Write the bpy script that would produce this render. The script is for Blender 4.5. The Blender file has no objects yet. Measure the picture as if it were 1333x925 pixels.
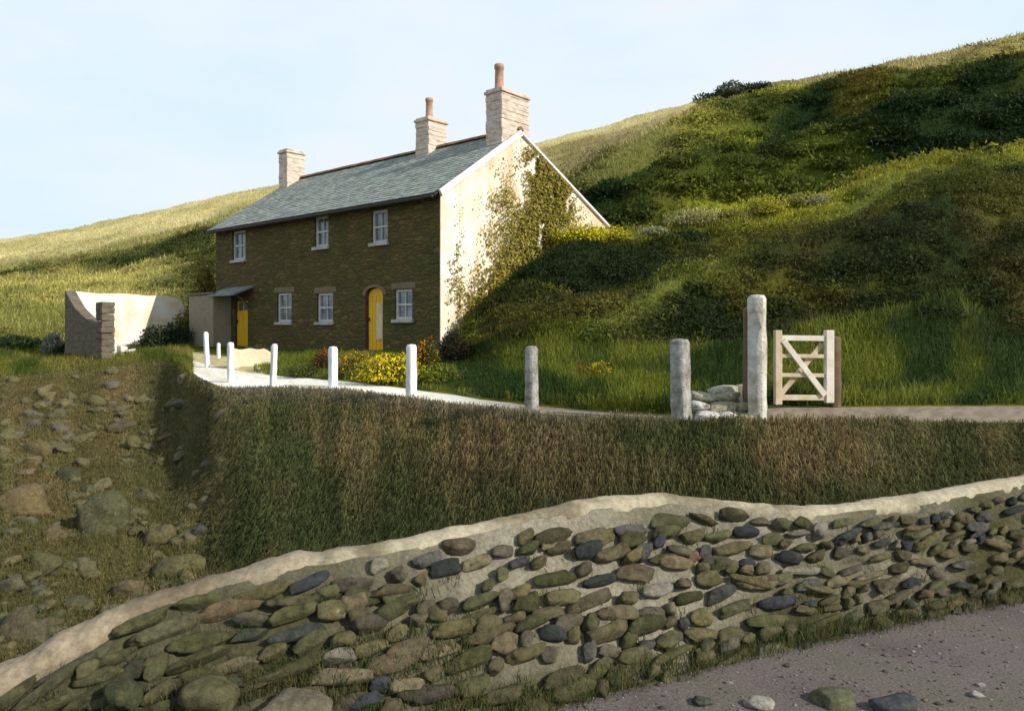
import bpy, math, random
import numpy as np
from mathutils import Vector, Matrix
R = math.radians
rng = np.random.default_rng(7)
random.seed(7)
F = 1000.0; CX = 666.0; HZ = 430.0          # camera: focal length / principal column / horizon row of the 1333x925 frame
S = bpy.context.scene
COL = S.collection

# ------------------------------------------------------------------ noise
def _hash(ix, iy, iz):
    n = (ix.astype(np.int64)*374761393 + iy.astype(np.int64)*668265263 + iz.astype(np.int64)*2147483647) & 0xffffffff
    n = ((n ^ (n >> 13))*1274126177) & 0xffffffff
    n = ((n ^ (n >> 16))*2246822519) & 0xffffffff
    return ((n ^ (n >> 15)) & 0xffff)/65535.0
def noise(x, y, z=0.0):
    x = np.asarray(x, float); y = np.asarray(y, float); z = np.asarray(z, float) + 0*x
    ix, iy, iz = np.floor(x), np.floor(y), np.floor(z)
    fx, fy, fz = x-ix, y-iy, z-iz
    ux, uy, uz = [f*f*(3-2*f) for f in (fx, fy, fz)]
    r = 0
    for a in (0, 1):
        for b in (0, 1):
            for c in (0, 1):
                w = (ux if a else 1-ux)*(uy if b else 1-uy)*(uz if c else 1-uz)
                r = r + w*_hash(ix+a, iy+b, iz+c)
    return r*2-1
def fbm(x, y, z=0.0, o=4):
    r = 0; a = 1.0; t = 0
    for i in range(o):
        r = r + a*noise(x*2**i+17*i, y*2**i+5*i, np.asarray(z)*2**i+3*i); t += a; a *= .5
    return r/t
def sstep(a, b, x):
    t = np.clip((x-a)/(b-a), 0, 1); return t*t*(3-2*t)

# ------------------------------------------------------------------ object helpers
def tag(o, label=None, cat=None, group=None, kind=None):
    if label: o['label'] = label
    if cat: o['category'] = cat
    if group: o['group'] = group
    if kind: o['kind'] = kind
    return o
def empty(name, loc, rz=0):
    o = bpy.data.objects.new(name, None); COL.objects.link(o)
    o.location = loc; o.rotation_euler = (0, 0, rz); o.empty_display_size = .3
    return o
def mk(name, V, Fa, mat, col=None, parent=None, smooth=False):
    """one mesh object from arrays; Fa = (n,k) array or list of such arrays"""
    V = np.asarray(V, np.float32).reshape(-1, 3)
    Fs = [np.asarray(f, np.int32) for f in (Fa if isinstance(Fa, list) else [Fa]) if len(f)]
    me = bpy.data.meshes.new(name)
    me.vertices.add(len(V)); me.vertices.foreach_set('co', V.ravel())
    lt = np.concatenate([np.full(len(f), f.shape[1], np.int32) for f in Fs])
    ls = np.concatenate([[0], np.cumsum(lt)[:-1]]).astype(np.int32)
    li = np.concatenate([f.ravel() for f in Fs])
    me.loops.add(len(li)); me.loops.foreach_set('vertex_index', li)
    me.polygons.add(len(lt)); me.polygons.foreach_set('loop_start', ls); me.polygons.foreach_set('loop_total', lt)
    me.polygons.foreach_set('use_smooth', np.full(len(lt), smooth, bool))
    me.update(calc_edges=True)
    if col is not None:
        a = me.color_attributes.new('Col', 'FLOAT_COLOR', 'POINT')
        c = np.ones((len(V), 4), np.float32); c[:, :3] = col
        a.data.foreach_set('color', c.ravel())
    me.materials.append(mat)
    o = bpy.data.objects.new(name, me); COL.objects.link(o)
    if parent: o.parent = parent
    return o
class MB:
    """collects faces of any shape"""
    def __init__(s): s.v = []; s.f = {}
    def add(s, vs, fs):
        b = len(s.v); s.v += [tuple(v) for v in vs]
        for f in fs: s.f.setdefault(len(f), []).append([b+i for i in f])
    def box(s, x0, x1, y0, y1, z0, z1, jit=0, M=None):
        vs = [Vector((x, y, z))+Vector([random.uniform(-jit, jit) for _ in range(3)]) for z in (z0, z1) for y in (y0, y1) for x in (x0, x1)]
        if M: vs = [M @ v for v in vs]
        s.add(vs, [(0, 2, 3, 1), (4, 5, 7, 6), (0, 1, 5, 4), (2, 6, 7, 3), (0, 4, 6, 2), (1, 3, 7, 5)])
    def bar(s, a, b, w, d, up=(0, 0, 1)):
        a = Vector(a); b = Vector(b); t = (b-a).normalized(); u = Vector(up)
        if abs(t.dot(u)) > .95: u = Vector((0, 1, 0))
        n = t.cross(u).normalized(); m = n.cross(t).normalized()
        vs = [p+n*i*w/2+m*j*d/2 for p in (a, b) for j in (-1, 1) for i in (-1, 1)]
        s.add(vs, [(0, 1, 3, 2), (4, 6, 7, 5), (0, 4, 5, 1), (2, 3, 7, 6), (0, 2, 6, 4), (1, 5, 7, 3)])
    def build(s, name, mat, parent=None, smooth=False, bevel=0):
        o = mk(name, s.v, [np.array(f) for f in s.f.values()], mat, None, parent, smooth)
        import bmesh
        bm = bmesh.new(); bm.from_mesh(o.data); bmesh.ops.recalc_face_normals(bm, faces=bm.faces); bm.to_mesh(o.data); bm.free()
        if bevel:
            m = o.modifiers.new('b', 'BEVEL'); m.width = bevel; m.segments = 2; m.limit_method = 'ANGLE'
        return o
def grid_faces(nu, nv):
    i = np.arange(nv-1)[:, None]*nu + np.arange(nu-1)[None, :]
    return np.stack([i, i+1, i+nu+1, i+nu], -1).reshape(-1, 4)

# ------------------------------------------------------------------ materials
def nt(name):
    m = bpy.data.materials.new(name); m.use_nodes = True; t = m.node_tree
    b = t.nodes['Principled BSDF']; b.inputs['Specular IOR Level'].default_value = .25
    return m, t, b
def N(t, ty, **k):
    n = t.nodes.new(ty)
    for a, v in k.items():
        if a in n.inputs.keys(): n.inputs[a].default_value = v
        else: setattr(n, a, v)
    return n
def ramp(t, src, stops):
    r = t.nodes.new('ShaderNodeValToRGB'); e = r.color_ramp.elements
    while len(e) < len(stops): e.new(.5)
    for i, (p, c) in enumerate(stops):
        e[i].position = p; e[i].color = (*c, 1)
    t.links.new(src, r.inputs[0]); return r.outputs[0]
def coords(t, scale=(1, 1, 1), rot=(0, 0, 0), obj=True):
    c = t.nodes.new('ShaderNodeTexCoord'); m = t.nodes.new('ShaderNodeMapping')
    m.inputs['Scale'].default_value = scale; m.inputs['Rotation'].default_value = rot
    t.links.new(c.outputs['Object'], m.inputs[0]); return m.outputs[0]
def tnoise(t, vec, sc, det=5, ro=.6, dist=0.0):
    n = t.nodes.new('ShaderNodeTexNoise'); n.inputs['Scale'].default_value = sc
    n.inputs['Detail'].default_value = det; n.inputs['Roughness'].default_value = ro; n.inputs['Distortion'].default_value = dist
    t.links.new(vec, n.inputs['Vector']); return n.outputs[0]
def mixc(t, fac, a, b, mode='MIX'):
    m = t.nodes.new('ShaderNodeMix'); m.data_type = 'RGBA'; m.blend_type = mode
    for v, i in ((fac, 0), (a, 6), (b, 7)):
        if hasattr(v, 'default_value') or hasattr(v, 'links'): t.links.new(v, m.inputs[i])
        else: m.inputs[i].default_value = v if i == 0 else (*v, 1)
    return m.outputs[2]
def bump(t, b, h, st=.4, di=.03):
    n = t.nodes.new('ShaderNodeBump'); n.inputs['Strength'].default_value = st; n.inputs['Distance'].default_value = di
    t.links.new(h, n.inputs['Height']); t.links.new(n.outputs[0], b.inputs['Normal'])
def simple(name, stops, sc=3, scale=(1, 1, 1), rough=.85, bs=.4, bd=.02, bsc=None, spec=.25, det=6):
    m, t, b = nt(name); v = coords(t, scale)
    n = tnoise(t, v, sc, det); c = ramp(t, n, stops)
    t.links.new(c, b.inputs['Base Color']); b.inputs['Roughness'].default_value = rough
    b.inputs['Specular IOR Level'].default_value = spec
    bump(t, b, tnoise(t, v, bsc or sc*4, 6, .7), bs, bd)
    return m
def leafmat(name, tr=.35, rough=.7):
    m, t, b = nt(name)
    a = t.nodes.new('ShaderNodeAttribute'); a.attribute_name = 'Col'
    t.links.new(a.outputs[0], b.inputs['Base Color']); b.inputs['Roughness'].default_value = rough
    b.inputs['Specular IOR Level'].default_value = .12
    tl = t.nodes.new('ShaderNodeBsdfTranslucent'); t.links.new(a.outputs[0], tl.inputs[0])
    mx = t.nodes.new('ShaderNodeMixShader'); mx.inputs[0].default_value = tr
    t.links.new(b.outputs[0], mx.inputs[1]); t.links.new(tl.outputs[0], mx.inputs[2])
    t.links.new(mx.outputs[0], t.nodes['Material Output'].inputs[0]); return m
def stonemat(name):
    m, t, b = nt(name); v = coords(t)
    a = t.nodes.new('ShaderNodeAttribute'); a.attribute_name = 'Col'
    n = ramp(t, tnoise(t, v, 19, 9, .78), [(.34, (.4, .4, .37)), (.66, (1.55, 1.5, 1.4))])
    c = mixc(t, 1.0, a.outputs[0], n, 'MULTIPLY')
    sp = ramp(t, tnoise(t, v, 6, 5, .7), [(.56, (0, 0, 0)), (.68, (1, 1, 1))])
    c = mixc(t, sp, c, (.16, .15, .08))
    t.links.new(c, b.inputs['Base Color']); b.inputs['Roughness'].default_value = .85
    bump(t, b, tnoise(t, v, 26, 10, .8), 1., .035); return m
def attrground(name, bsc=3, bs=.6, bd=.08, stretch=(1, 1, 1)):
    m, t, b = nt(name); v = coords(t, stretch)
    a = t.nodes.new('ShaderNodeAttribute'); a.attribute_name = 'Col'
    n = ramp(t, tnoise(t, v, bsc*2.5, 8, .75), [(.3, (.6, .6, .55)), (.7, (1.4, 1.4, 1.35))])
    c = mixc(t, 1.0, a.outputs[0], n, 'MULTIPLY'); t.links.new(c, b.inputs['Base Color'])
    b.inputs['Roughness'].default_value = .95; b.inputs['Specular IOR Level'].default_value = .08
    bump(t, b, tnoise(t, v, bsc*2, 8, .75), bs, bd); return m

LEAF = leafmat('leaf'); GRASS = leafmat('grass_blade', .3); STONE = stonemat('field_stone')
EARTH = attrground('earth', 3, .5, .05); HILLM = attrground('hill_turf', 1.2, .8, .25)
FARM = attrground('far_turf', .5, .7, .5, (1, 1, 3))

# ------------------------------------------------------------------ terrain as rows of a fan in front of the camera
KN = {}
def row(name, pts, mode='py'):
    """pts: (px, Y, py or z)"""
    p = np.array(pts, float); px = p[:, 0]; Y = p[:, 1]
    Z = (HZ-p[:, 2])/F*Y if mode == 'py' else p[:, 2]
    KN[name] = (px, Y, Z)
row('A', [(-900, 1.0, -2.0), (2300, 1.0, -2.0)], 'z')
BASE = [(-900, 2.4, -2.1), (0, 3.08, -2.0), (250, 3.33, -2.0), (500, 3.67, -2.0), (700, 4.04, -2.0), (850, 4.36, -2.0), (1000, 4.78, -2.0), (1333, 5.7, -2.0), (1700, 6.7, -1.95), (2300, 8.2, -1.9)]
CREST = [(-900, 2.9, 1120), (-200, 3.2, 985), (0, 3.42, 893), (90, 3.62, 845), (180, 3.85, 800), (250, 4.0, 775), (370, 4.15, 742), (500, 4.35, 722), (600, 4.6, 700), (700, 4.85, 676), (780, 5.05, 662), (870, 5.3, 655), (950, 5.35, 664), (1060, 5.4, 672), (1200, 5.75, 657), (1333, 6.25, 632), (1500, 6.8, 600), (1800, 7.6, 575), (2300, 9.0, 560)]
row('B', BASE, 'z')
row('C', [(p, y+.32, -2.02) for p, y, _ in CREST], 'z')
row('D', [(-900, 5.2, -2.6), (-200, 5.5, -2.7), (0, 5.8, -2.75), (100, 7.5, -3.3), (250, 8.6, -3.95), (500, 8.0, -3.2), (700, 7.5, -3.0), (1000, 7.4, -2.8), (1333, 8.0, -2.7), (2300, 10, -2.6)], 'z')
row('E', [(-900, 8, 800), (0, 8, 842), (100, 9.8, 800), (215, 11, 766), (290, 11.6, 765), (350, 11, 739), (440, 10.7, 722), (540, 10.1, 709), (700, 9.5, 690), (870, 9.1, 669), (1060, 8.9, 674), (1333, 9.0, 663), (2300, 11, 640)])
row('F', [(-900, 15, 640), (0, 15.5, 620), (100, 17, 610), (200, 18.5, 590), (250, 16, 611), (290, 14.2, 613), (350, 13.8, 597), (440, 13.2, 592), (540, 12.0, 594), (700, 10.4, 600), (870, 9.8, 595), (1060, 9.6, 600), (1333, 9.7, 598), (2300, 12, 590)])
row('G', [(-900, 26, 490), (0, 27, 483), (100, 28, 468), (180, 28, 463), (215, 28, 461), (235, 23.5, 475), (262, 19.5, 494), (290, 17.3, 505), (350, 16.8, 503), (440, 15.8, 506), (540, 14, 518), (620, 12.6, 529), (700, 11.4, 537), (800, 10.7, 544), (870, 10.45, 547), (1000, 10.3, 549), (1333, 10.4, 549), (2300, 12, 545)])
row('H', [(-900, 28, 480), (0, 29.5, 474), (100, 30.5, 461), (180, 30, 458.5), (215, 29.6, 457.5), (250, 25, 470), (290, 22.5, 480), (350, 20.2, 489), (440, 17.9, 495.5), (540, 15.7, 507), (620, 13.9, 519), (700, 12.4, 529), (800, 11.5, 537), (870, 11.2, 541), (930, 11.6, 536), (1000, 12.2, 530), (1333, 12.4, 528), (2300, 14, 525)])
row('I', [(-900, 31, 462), (0, 31, 460), (100, 32, 455), (215, 31, 452.5), (250, 30.6, 451.5), (290, 29.6, 452.2), (350, 26.7, 455), (440, 24.4, 457), (540, 22.6, 459.5), (572, 22.3, 460), (600, 20.5, 470), (650, 18, 476), (700, 16.5, 476), (820, 14.6, 490), (900, 14.2, 492), (1000, 14.4, 495), (1333, 14.6, 502), (2300, 17, 500)])
row('J', [(-900, 36, 430), (0, 36, 432), (100, 36, 432), (215, 36, 430), (250, 35, 432), (275, 34, 445), (350, 32, 451), (440, 28, 453), (540, 24.5, 457), (572, 23.0, 459), (600, 22.3, 440), (650, 21.5, 415), (700, 21, 398), (820, 20.5, 402), (900, 20.2, 392), (1000, 20, 384), (1160, 20.5, 362), (1333, 21, 345), (2300, 24, 300)])
row('K', [(-900, 42, 400), (0, 42, 396), (100, 42, 402), (215, 42, 405), (250, 41, 400), (275, 38, 420), (350, 35, 445), (440, 31, 451), (540, 26, 455), (572, 23.6, 458), (600, 23.35, 424), (625, 23.8, 397), (650, 24.3, 374), (700, 25.4, 335), (740, 26.5, 316), (770, 27, 313), (820, 28, 309), (900, 29, 293), (1000, 30, 279), (1060, 30, 264), (1160, 31, 220), (1333, 32, 195), (1800, 34, 150), (2300, 36, 140)])
row('L', [(-900, 52, 382), (0, 50, 382), (100, 50, 384), (215, 50, 385), (280, 48, 370), (350, 46, 400), (572, 42, 410), (650, 38, 405), (740, 36, 362), (820, 36, 333), (900, 37, 313), (1000, 38, 292), (1060, 38, 274), (1160, 38, 228), (1333, 39, 203), (1800, 42, 150), (2300, 44, 140)])
row('M', [(-900, 60, 378), (0, 60, 371), (100, 60, 362), (215, 60, 345), (280, 58, 330), (350, 56, 330), (572, 50, 330), (740, 46, 305), (820, 47, 268), (900, 50, 238), (1000, 52, 206), (1160, 52, 158), (1333, 52, 128), (1800, 55, 80), (2300, 56, 70)])
row('N', [(-900, 80, 385), (0, 76, 356), (100, 74, 336), (215, 72, 312), (250, 70, 302), (320, 68, 287), (450, 66, 275), (600, 64, 256), (720, 62, 234), (800, 64, 198), (880, 67, 152), (930, 70, 120), (1000, 72, 111), (1100, 73, 91), (1200, 74, 73), (1333, 76, 46), (1700, 78, 12), (2300, 80, 5)])
row('O', [(-900, 100, 380), (0, 98, 352), (100, 96, 331), (215, 95, 306), (320, 94, 280), (450, 92, 268), (600, 90, 250), (720, 90, 222), (800, 90, 205), (880, 90, 178), (930, 90, 150), (1000, 92, 140), (1333, 96, 75), (2300, 100, 30)])
row('P', [(-900, 190, 395), (0, 180, 313), (100, 178, 297), (200, 175, 276), (320, 172, 246), (500, 170, 218), (700, 170, 187), (800, 168, 161), (900, 168, 131), (1000, 170, 122), (1333, 175, 62), (2300, 180, 25)])
row('Q', [(-900, 320, -6.0), (0, 320, 5), (700, 320, 20), (1333, 320, 40), (2300, 320, 40)], 'z')
row('R', [(-900, 2500, -6.0), (2300, 2500, -6.0)], 'z')
names = 'ABCDEFGHIJKLMNOPQR'
nseg = dict(A=10, B=6, C=10, D=16, E=34, F=40, G=12, H=26, I=34, J=40, K=24, L=30, M=40, N=14, O=50, P=10, Q=6)
PX = np.concatenate([np.linspace(-900, -150, 60)[:-1], np.linspace(-150, 1480, 620), np.linspace(1480, 2300, 50)[1:]])
sm = dict(A=0, B=20, C=20, D=60, E=20, F=26, G=5, H=12, I=14, J=20, K=9, L=30, M=40, N=14, O=40, P=25, Q=50, R=0)
fine = np.arange(-900, 2301, 2.0)
rows = {}
for k in names:
    px, Y, Z = KN[k]; y = np.interp(fine, px, Y); z = np.interp(fine, px, Z)
    s = sm[k]/2
    if s:
        w = np.exp(-.5*(np.arange(-int(3*s), int(3*s)+1)/s)**2); w /= w.sum(); h = len(w)//2
        y = np.convolve(np.pad(y, h, 'edge'), w, 'valid'); z = np.convolve(np.pad(z, h, 'edge'), w, 'valid')
    rows[k] = (np.interp(PX, fine, y), np.interp(PX, fine, z))
Ys, Zs, Vs = [], [], []; VI = {}; vi = 0
for a, b in zip(names[:-1], names[1:]):
    n = nseg[a]; VI[a] = len(Ys)
    for i in range(n):
        f = i/n; g = f
        if a == 'P': g = f
        if a in 'QO': g = f**1.3
        Ys.append(rows[a][0]*(1-g)+rows[b][0]*g); Zs.append(rows[a][1]*(1-g)+rows[b][1]*g)
VI['R'] = len(Ys); Ys.append(rows['R'][0]); Zs.append(rows['R'][1])
GY = np.array(Ys); GZ = np.array(Zs)
# round creases between rows from bank foot upward (path edge kept crisp)
def vblur(A, lo, hi, k):
    B = A.copy(); w = np.hanning(2*k+3)[1:-1]; w /= w.sum()
    for i in range(lo, hi):
        kk = k
        B[i] = sum(w[j+k]*A[np.clip(i+j, lo, hi-1)] for j in range(-k, k+1))
    return B
for A_, lo, hi, k in ((GZ, VI['C'], VI['F']+30, 8), (GZ, VI['H']+4, VI['K']-6, 10), (GZ, VI['K']+6, VI['N']-6, 12), (GZ, VI['N']+4, VI['P']-4, 10)):
    A_[:] = vblur(A_, lo, hi, k)
GX = (PX[None, :]-CX)/F*GY
vv = np.zeros(len(GY))                 # row coordinate: integer at each named row
for i, a in enumerate(names[:-1]): vv[VI[a]:VI[a]+nseg[a]] = i+np.arange(nseg[a])/nseg[a]
vv[-1] = len(names)-1
VN = {a: i for i, a in enumerate(names)}
amp = np.interp(vv, [0, VN['C'], VN['D'], VN['E'], VN['F'], VN['G']-.15, VN['G'], VN['H'], VN['H']+.4, VN['I'], VN['J'], VN['K'], VN['L'], VN['M'], VN['N'], VN['O'], VN['P'], VN['Q']],
                [.0, .01, .15, .22, .22, .16, .015, .015, .05, .06, .25, .12, .4, .7, .4, .5, .6, 3])[:, None]
nz = fbm(GX*.9, GY*.9, 1.0, 4); nzl = fbm(GX*.22, GY*.22, 4.0, 4)
GZ = GZ + amp*np.where(vv[:, None] > VN['K']+.3, nzl*1.3, nz)
# keep the cottage plateau flat: only the facade columns
# folds running along the hill
U = np.broadcast_to(PX[None, :], GY.shape); V2 = np.broadcast_to(vv[:, None], GY.shape)
fold = np.sin(2*np.pi*((V2-VN['K'])*1.35 + .35*noise(U/260., V2*.6, 2.0) + U/900.))
w = sstep(VN['L']-.2, VN['L']+.6, V2)*(1-sstep(VN['N']-.5, VN['N']-.05, V2))*sstep(690, 800, U)
GZ = GZ + 2.1*w*fold
w2 = sstep(VN['I']+.1, VN['I']+.7, V2)*(1-sstep(VN['K']-.45, VN['K']-.05, V2))*sstep(640, 760, U)
fold2 = np.sin(2*np.pi*((V2-VN['I'])*1.1 - U/520. + .3*noise(U/200., V2, 5.0)))
GZ = GZ + .5*w2*fold2
GY_, GX_ = GY, GX

def P(px, v):
    """point on the terrain for column px and row coordinate v"""
    px = np.asarray(px, float); v = np.asarray(v, float)
    ci = np.interp(px, PX, np.arange(len(PX))); ri = np.interp(v, vv, np.arange(len(vv)))
    c0 = np.clip(ci.astype(int), 0, len(PX)-2); r0 = np.clip(ri.astype(int), 0, len(vv)-2)
    fc = ci-c0; fr = ri-r0
    def L(G): return (G[r0, c0]*(1-fc)+G[r0, c0+1]*fc)*(1-fr)+(G[r0+1, c0]*(1-fc)+G[r0+1, c0+1]*fc)*fr
    return np.stack([L(GX), L(GY), L(GZ)], -1)
def atY(px, Y):
    """terrain point in column px at distance Y"""
    vs = np.linspace(0, VN['Q'], 3000); p = P(np.full(3000, px), vs)
    i = np.argmin(abs(p[:, 1]-Y)); return p[i]
def hit(px, py, lo='C', hi='N'):
    """first terrain point from row lo that shows at (px,py)"""
    vs = np.linspace(VN[lo], VN[hi], 4000); p = P(np.full(4000, px), vs)
    q = HZ-F*p[:, 2]/p[:, 1]
    i = np.argmin(abs(q-py)); return p[i], vs[i]

def lerpc(a, b, t):
    return np.asarray(a)[None, :]*(1-t[:, None]) + np.asarray(b)[None, :]*t[:, None]
def bank_col(px, v, P3):
    """earth and grass tint of the bank"""
    n1 = fbm(px/70.+.5*fbm(px/25., v*2., 1.), v*1.3, 3.0, 4); n2 = fbm(px/150.+.5*fbm(px/30., v*2., 6.), v*.8, 9.0, 3); n3 = fbm(px/18., v*.7, 7., 3)
    c = lerpc((.115, .10, .042), (.055, .066, .022), sstep(-.5, .5, n1))
    c = c*(1-.0) 
    o = sstep(-.15, .55, n2+.55*np.exp(-((px-600)/150.)**2)*sstep(VN['E']+.2, VN['F'], v)-.15+.3*n3)
    o = o*(.55+.45*sstep(-.2,.3,n3)); c = c*(1-.75*o[:, None]) + np.array((.185, .125, .06))*.75*o[:, None]
    o2 = sstep(.1, .5, n3+.2*n1)
    c = c*(1-.35*o2[:, None]) + np.array((.16, .14, .055))*.35*o2[:, None]
    g = sstep(.6, .98, v-VN['F'])*sstep(240, 330, px)*(1-sstep(800, 900, px))
    c = c*(1-.6*g[:, None]) + np.array((.18, .16, .115))*.6*g[:, None]
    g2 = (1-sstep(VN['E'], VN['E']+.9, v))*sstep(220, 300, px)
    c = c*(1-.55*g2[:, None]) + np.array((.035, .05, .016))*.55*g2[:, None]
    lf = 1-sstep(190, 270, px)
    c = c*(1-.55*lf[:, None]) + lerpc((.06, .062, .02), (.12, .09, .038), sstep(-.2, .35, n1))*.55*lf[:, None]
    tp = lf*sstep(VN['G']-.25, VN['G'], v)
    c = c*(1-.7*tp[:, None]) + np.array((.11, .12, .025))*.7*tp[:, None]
    return c
def hill_col(px, v):
    n1 = fbm(px/150., v*2.2, 1., 4); n2 = fbm(px/60., v*4., 6., 4)
    n3 = fbm(px/200., v*1.2, 12., 3)
    dark = np.array((.014, .030, .006)); mid = np.array((.09, .11, .015)); yel = np.array((.32, .32, .03)); tan = np.array((.30, .25, .11)); org = np.array((.20, .10, .02))
    c = dark+(mid-dark)*sstep(-.3, .25, n1)[:, None]
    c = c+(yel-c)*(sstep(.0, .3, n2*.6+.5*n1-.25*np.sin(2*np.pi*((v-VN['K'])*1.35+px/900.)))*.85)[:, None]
    c = c+(org-c)*(sstep(.25, .5, n3)*.45*sstep(800, 1100, px))[:, None]
    t = sstep(VN['M']+.35, VN['N']-.1, v+.25*n1)*(.85)
    c = c+(tan-c)*t[:, None]
    # crest of the near spur
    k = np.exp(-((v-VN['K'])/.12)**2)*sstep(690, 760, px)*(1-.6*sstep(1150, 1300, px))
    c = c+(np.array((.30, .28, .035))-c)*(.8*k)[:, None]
    # lower slope: dark scrub, brown and deep green
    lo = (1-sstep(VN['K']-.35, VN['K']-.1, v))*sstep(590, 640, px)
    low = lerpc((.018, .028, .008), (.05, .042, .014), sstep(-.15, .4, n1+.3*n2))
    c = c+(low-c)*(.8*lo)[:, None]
    rv = np.interp(px, [640, 700, 800, 960, 1100, 1200], [VN['I']+.1, VN['I']+.3, VN['I']+.6, VN['J']+.3, VN['K']-.25, VN['K']-.1])  # sunlit diagonal ridge streak, its light painted in as a paler green ribbon
    lit_streak = np.exp(-((v-rv-.04*n2)/.085)**2)*sstep(640, 720, px)*(1-sstep(1150, 1250, px))
    c = c+(np.array((.15, .17, .03))-c)*(.85*lit_streak)[:, None]
    f = (1-sstep(VN['I']+.02, VN['I']+.4, v+.12*n2))
    c = c+(lerpc((.05, .085, .012), (.11, .125, .018), sstep(-.3, .3, n2))-c)*f[:, None]
    # left slope behind the ruin: pasture
    lf = (1-sstep(270, 300, px))*sstep(VN['I'], VN['I']+.3, v)
    pas = lerpc((.17, .17, .045), (.34, .30, .09), sstep(-.3, .3, n1))
    dg = np.exp(-((v-(VN['M']+.55)-.15*n2)/.38)**2) + sstep(150, 285, px)*sstep(-.25, .25, n2+.2)*sstep(VN['J'], VN['K'], v)*(1-sstep(VN['N']-.2, VN['N'], v))
    pas = pas+(np.array((.028, .042, .010))-pas)*np.clip(dg, 0, 1)[:, None]*.9
    c = c+(pas-c)*lf[:, None]
    return c
def far_col(px, v):
    n1 = fbm(px/120., v*3., 2., 4)
    c = lerpc((.46, .40, .17), (.60, .52, .25), sstep(-.3, .3, n1))
    lo = 1-sstep(VN['O']+.0, VN['O']+.45, v+.3*n1)
    c = c+(np.array((.20, .20, .06))-c)*(.7*lo)[:, None]
    r = sstep(650, 760, px)*(1-sstep(VN['O']+.55, VN['O']+.9, v+.2*n1))
    c = c+(np.array((.20, .16, .07))-c)*(.8*r)[:, None]
    return c
def terr(name, a, b, mat, cf, extra=0, dz=0, kind='structure'):
    i0, i1 = VI[a], VI[b]+1+extra
    X = GX[i0:i1]; Y = GY[i0:i1]; Z = GZ[i0:i1]+dz; nv, nu = X.shape
    V = np.stack([X, Y, Z], -1).reshape(-1, 3)
    px = np.broadcast_to(PX[None], X.shape).ravel(); v = np.broadcast_to(vv[i0:i1, None], X.shape).ravel()
    c = cf(px, v, V) if cf is bank_col else (cf(px, v) if cf else None)
    o = mk(name, V, grid_faces(nu, nv), mat, c, None, True); tag(o, kind=kind); return o

# road surface
m, t, b = nt('road_grit'); v = coords(t)
c1 = ramp(t, tnoise(t, v, 1.6, 6, .65), [(.3, (.105, .088, .082)), (.5, (.15, .127, .12)), (.7, (.12, .118, .085))])
c2 = ramp(t, tnoise(t, v, 60, 4, .8), [(.35, (.6, .6, .62)), (.65, (1.5, 1.45, 1.4))])
t.links.new(mixc(t, 1., c1, c2, 'MULTIPLY'), b.inputs['Base Color']); b.inputs['Roughness'].default_value = .95
bump(t, b, tnoise(t, v, 35, 8, .8), .8, .02); ROAD = m
terr('road', 'A', 'B', ROAD, None)
# ground behind and beside the camera, joined to the front of the fan
gb = MB(); gb.add([(-60, -80, -2.02), (60, -80, -2.02), (60, 1.3, -2.02), (-60, 1.3, -2.02)], [(0, 1, 2, 3)])
tag(gb.build('ground', ROAD), kind='structure')
gb = MB(); gb.add([(-3500, -3500, -6.5), (3500, -3500, -6.5), (3500, 3500, -6.5), (-3500, 3500, -6.5)], [(0, 1, 2, 3)])
tag(gb.build('terrain', simple('distant_turf', [(.3, (.06, .07, .02)), (.7, (.14, .13, .05))], .02)), kind='structure')
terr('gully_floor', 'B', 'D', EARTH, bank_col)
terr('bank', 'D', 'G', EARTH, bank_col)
def path_col(px, v):
    n = fbm(px/40., v*3., 3., 4); n2 = fbm(px/9., v*6., 5., 3)
    c = lerpc((.72, .68, .58), (.80, .80, .78), sstep(-.3, .3, n))
    e = sstep(520, 720, px)
    c = c+(lerpc((.20, .16, .125), (.27, .22, .17), sstep(-.3, .3, n2))-c)*e[:, None]
    gr = 1-sstep(212, 222, px)
    c = c+(np.array((.10, .12, .025))-c)*gr[:, None]
    sp = sstep(.1, .45, n2)*.25*(1-e)
    c = c+(np.array((.45, .40, .24))-c)*sp[:, None]
    return c
terr('path', 'G', 'H', attrground('path_cement', 8, .35, .01), path_col)
def gard_col(px, v):
    n = fbm(px/25., v*5., 3., 4)
    c = lerpc((.04, .06, .012), (.12, .12, .02), sstep(-.3, .3, n))
    sand = sstep(225, 250, px)*(1-sstep(335, 352, px))*(1-sstep(VN['H']+.45, VN['H']+.62, v))
    c = c+(np.array((.62, .53, .30))-c)*(.85*sand*sstep(-.6, .1, n+.3))[:, None]
    r = sstep(640, 700, px)
    return c
terr('garden_ground', 'H', 'I', EARTH, gard_col)
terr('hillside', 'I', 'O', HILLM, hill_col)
terr('far_hill', 'O', 'R', FARM, far_col)

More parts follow.
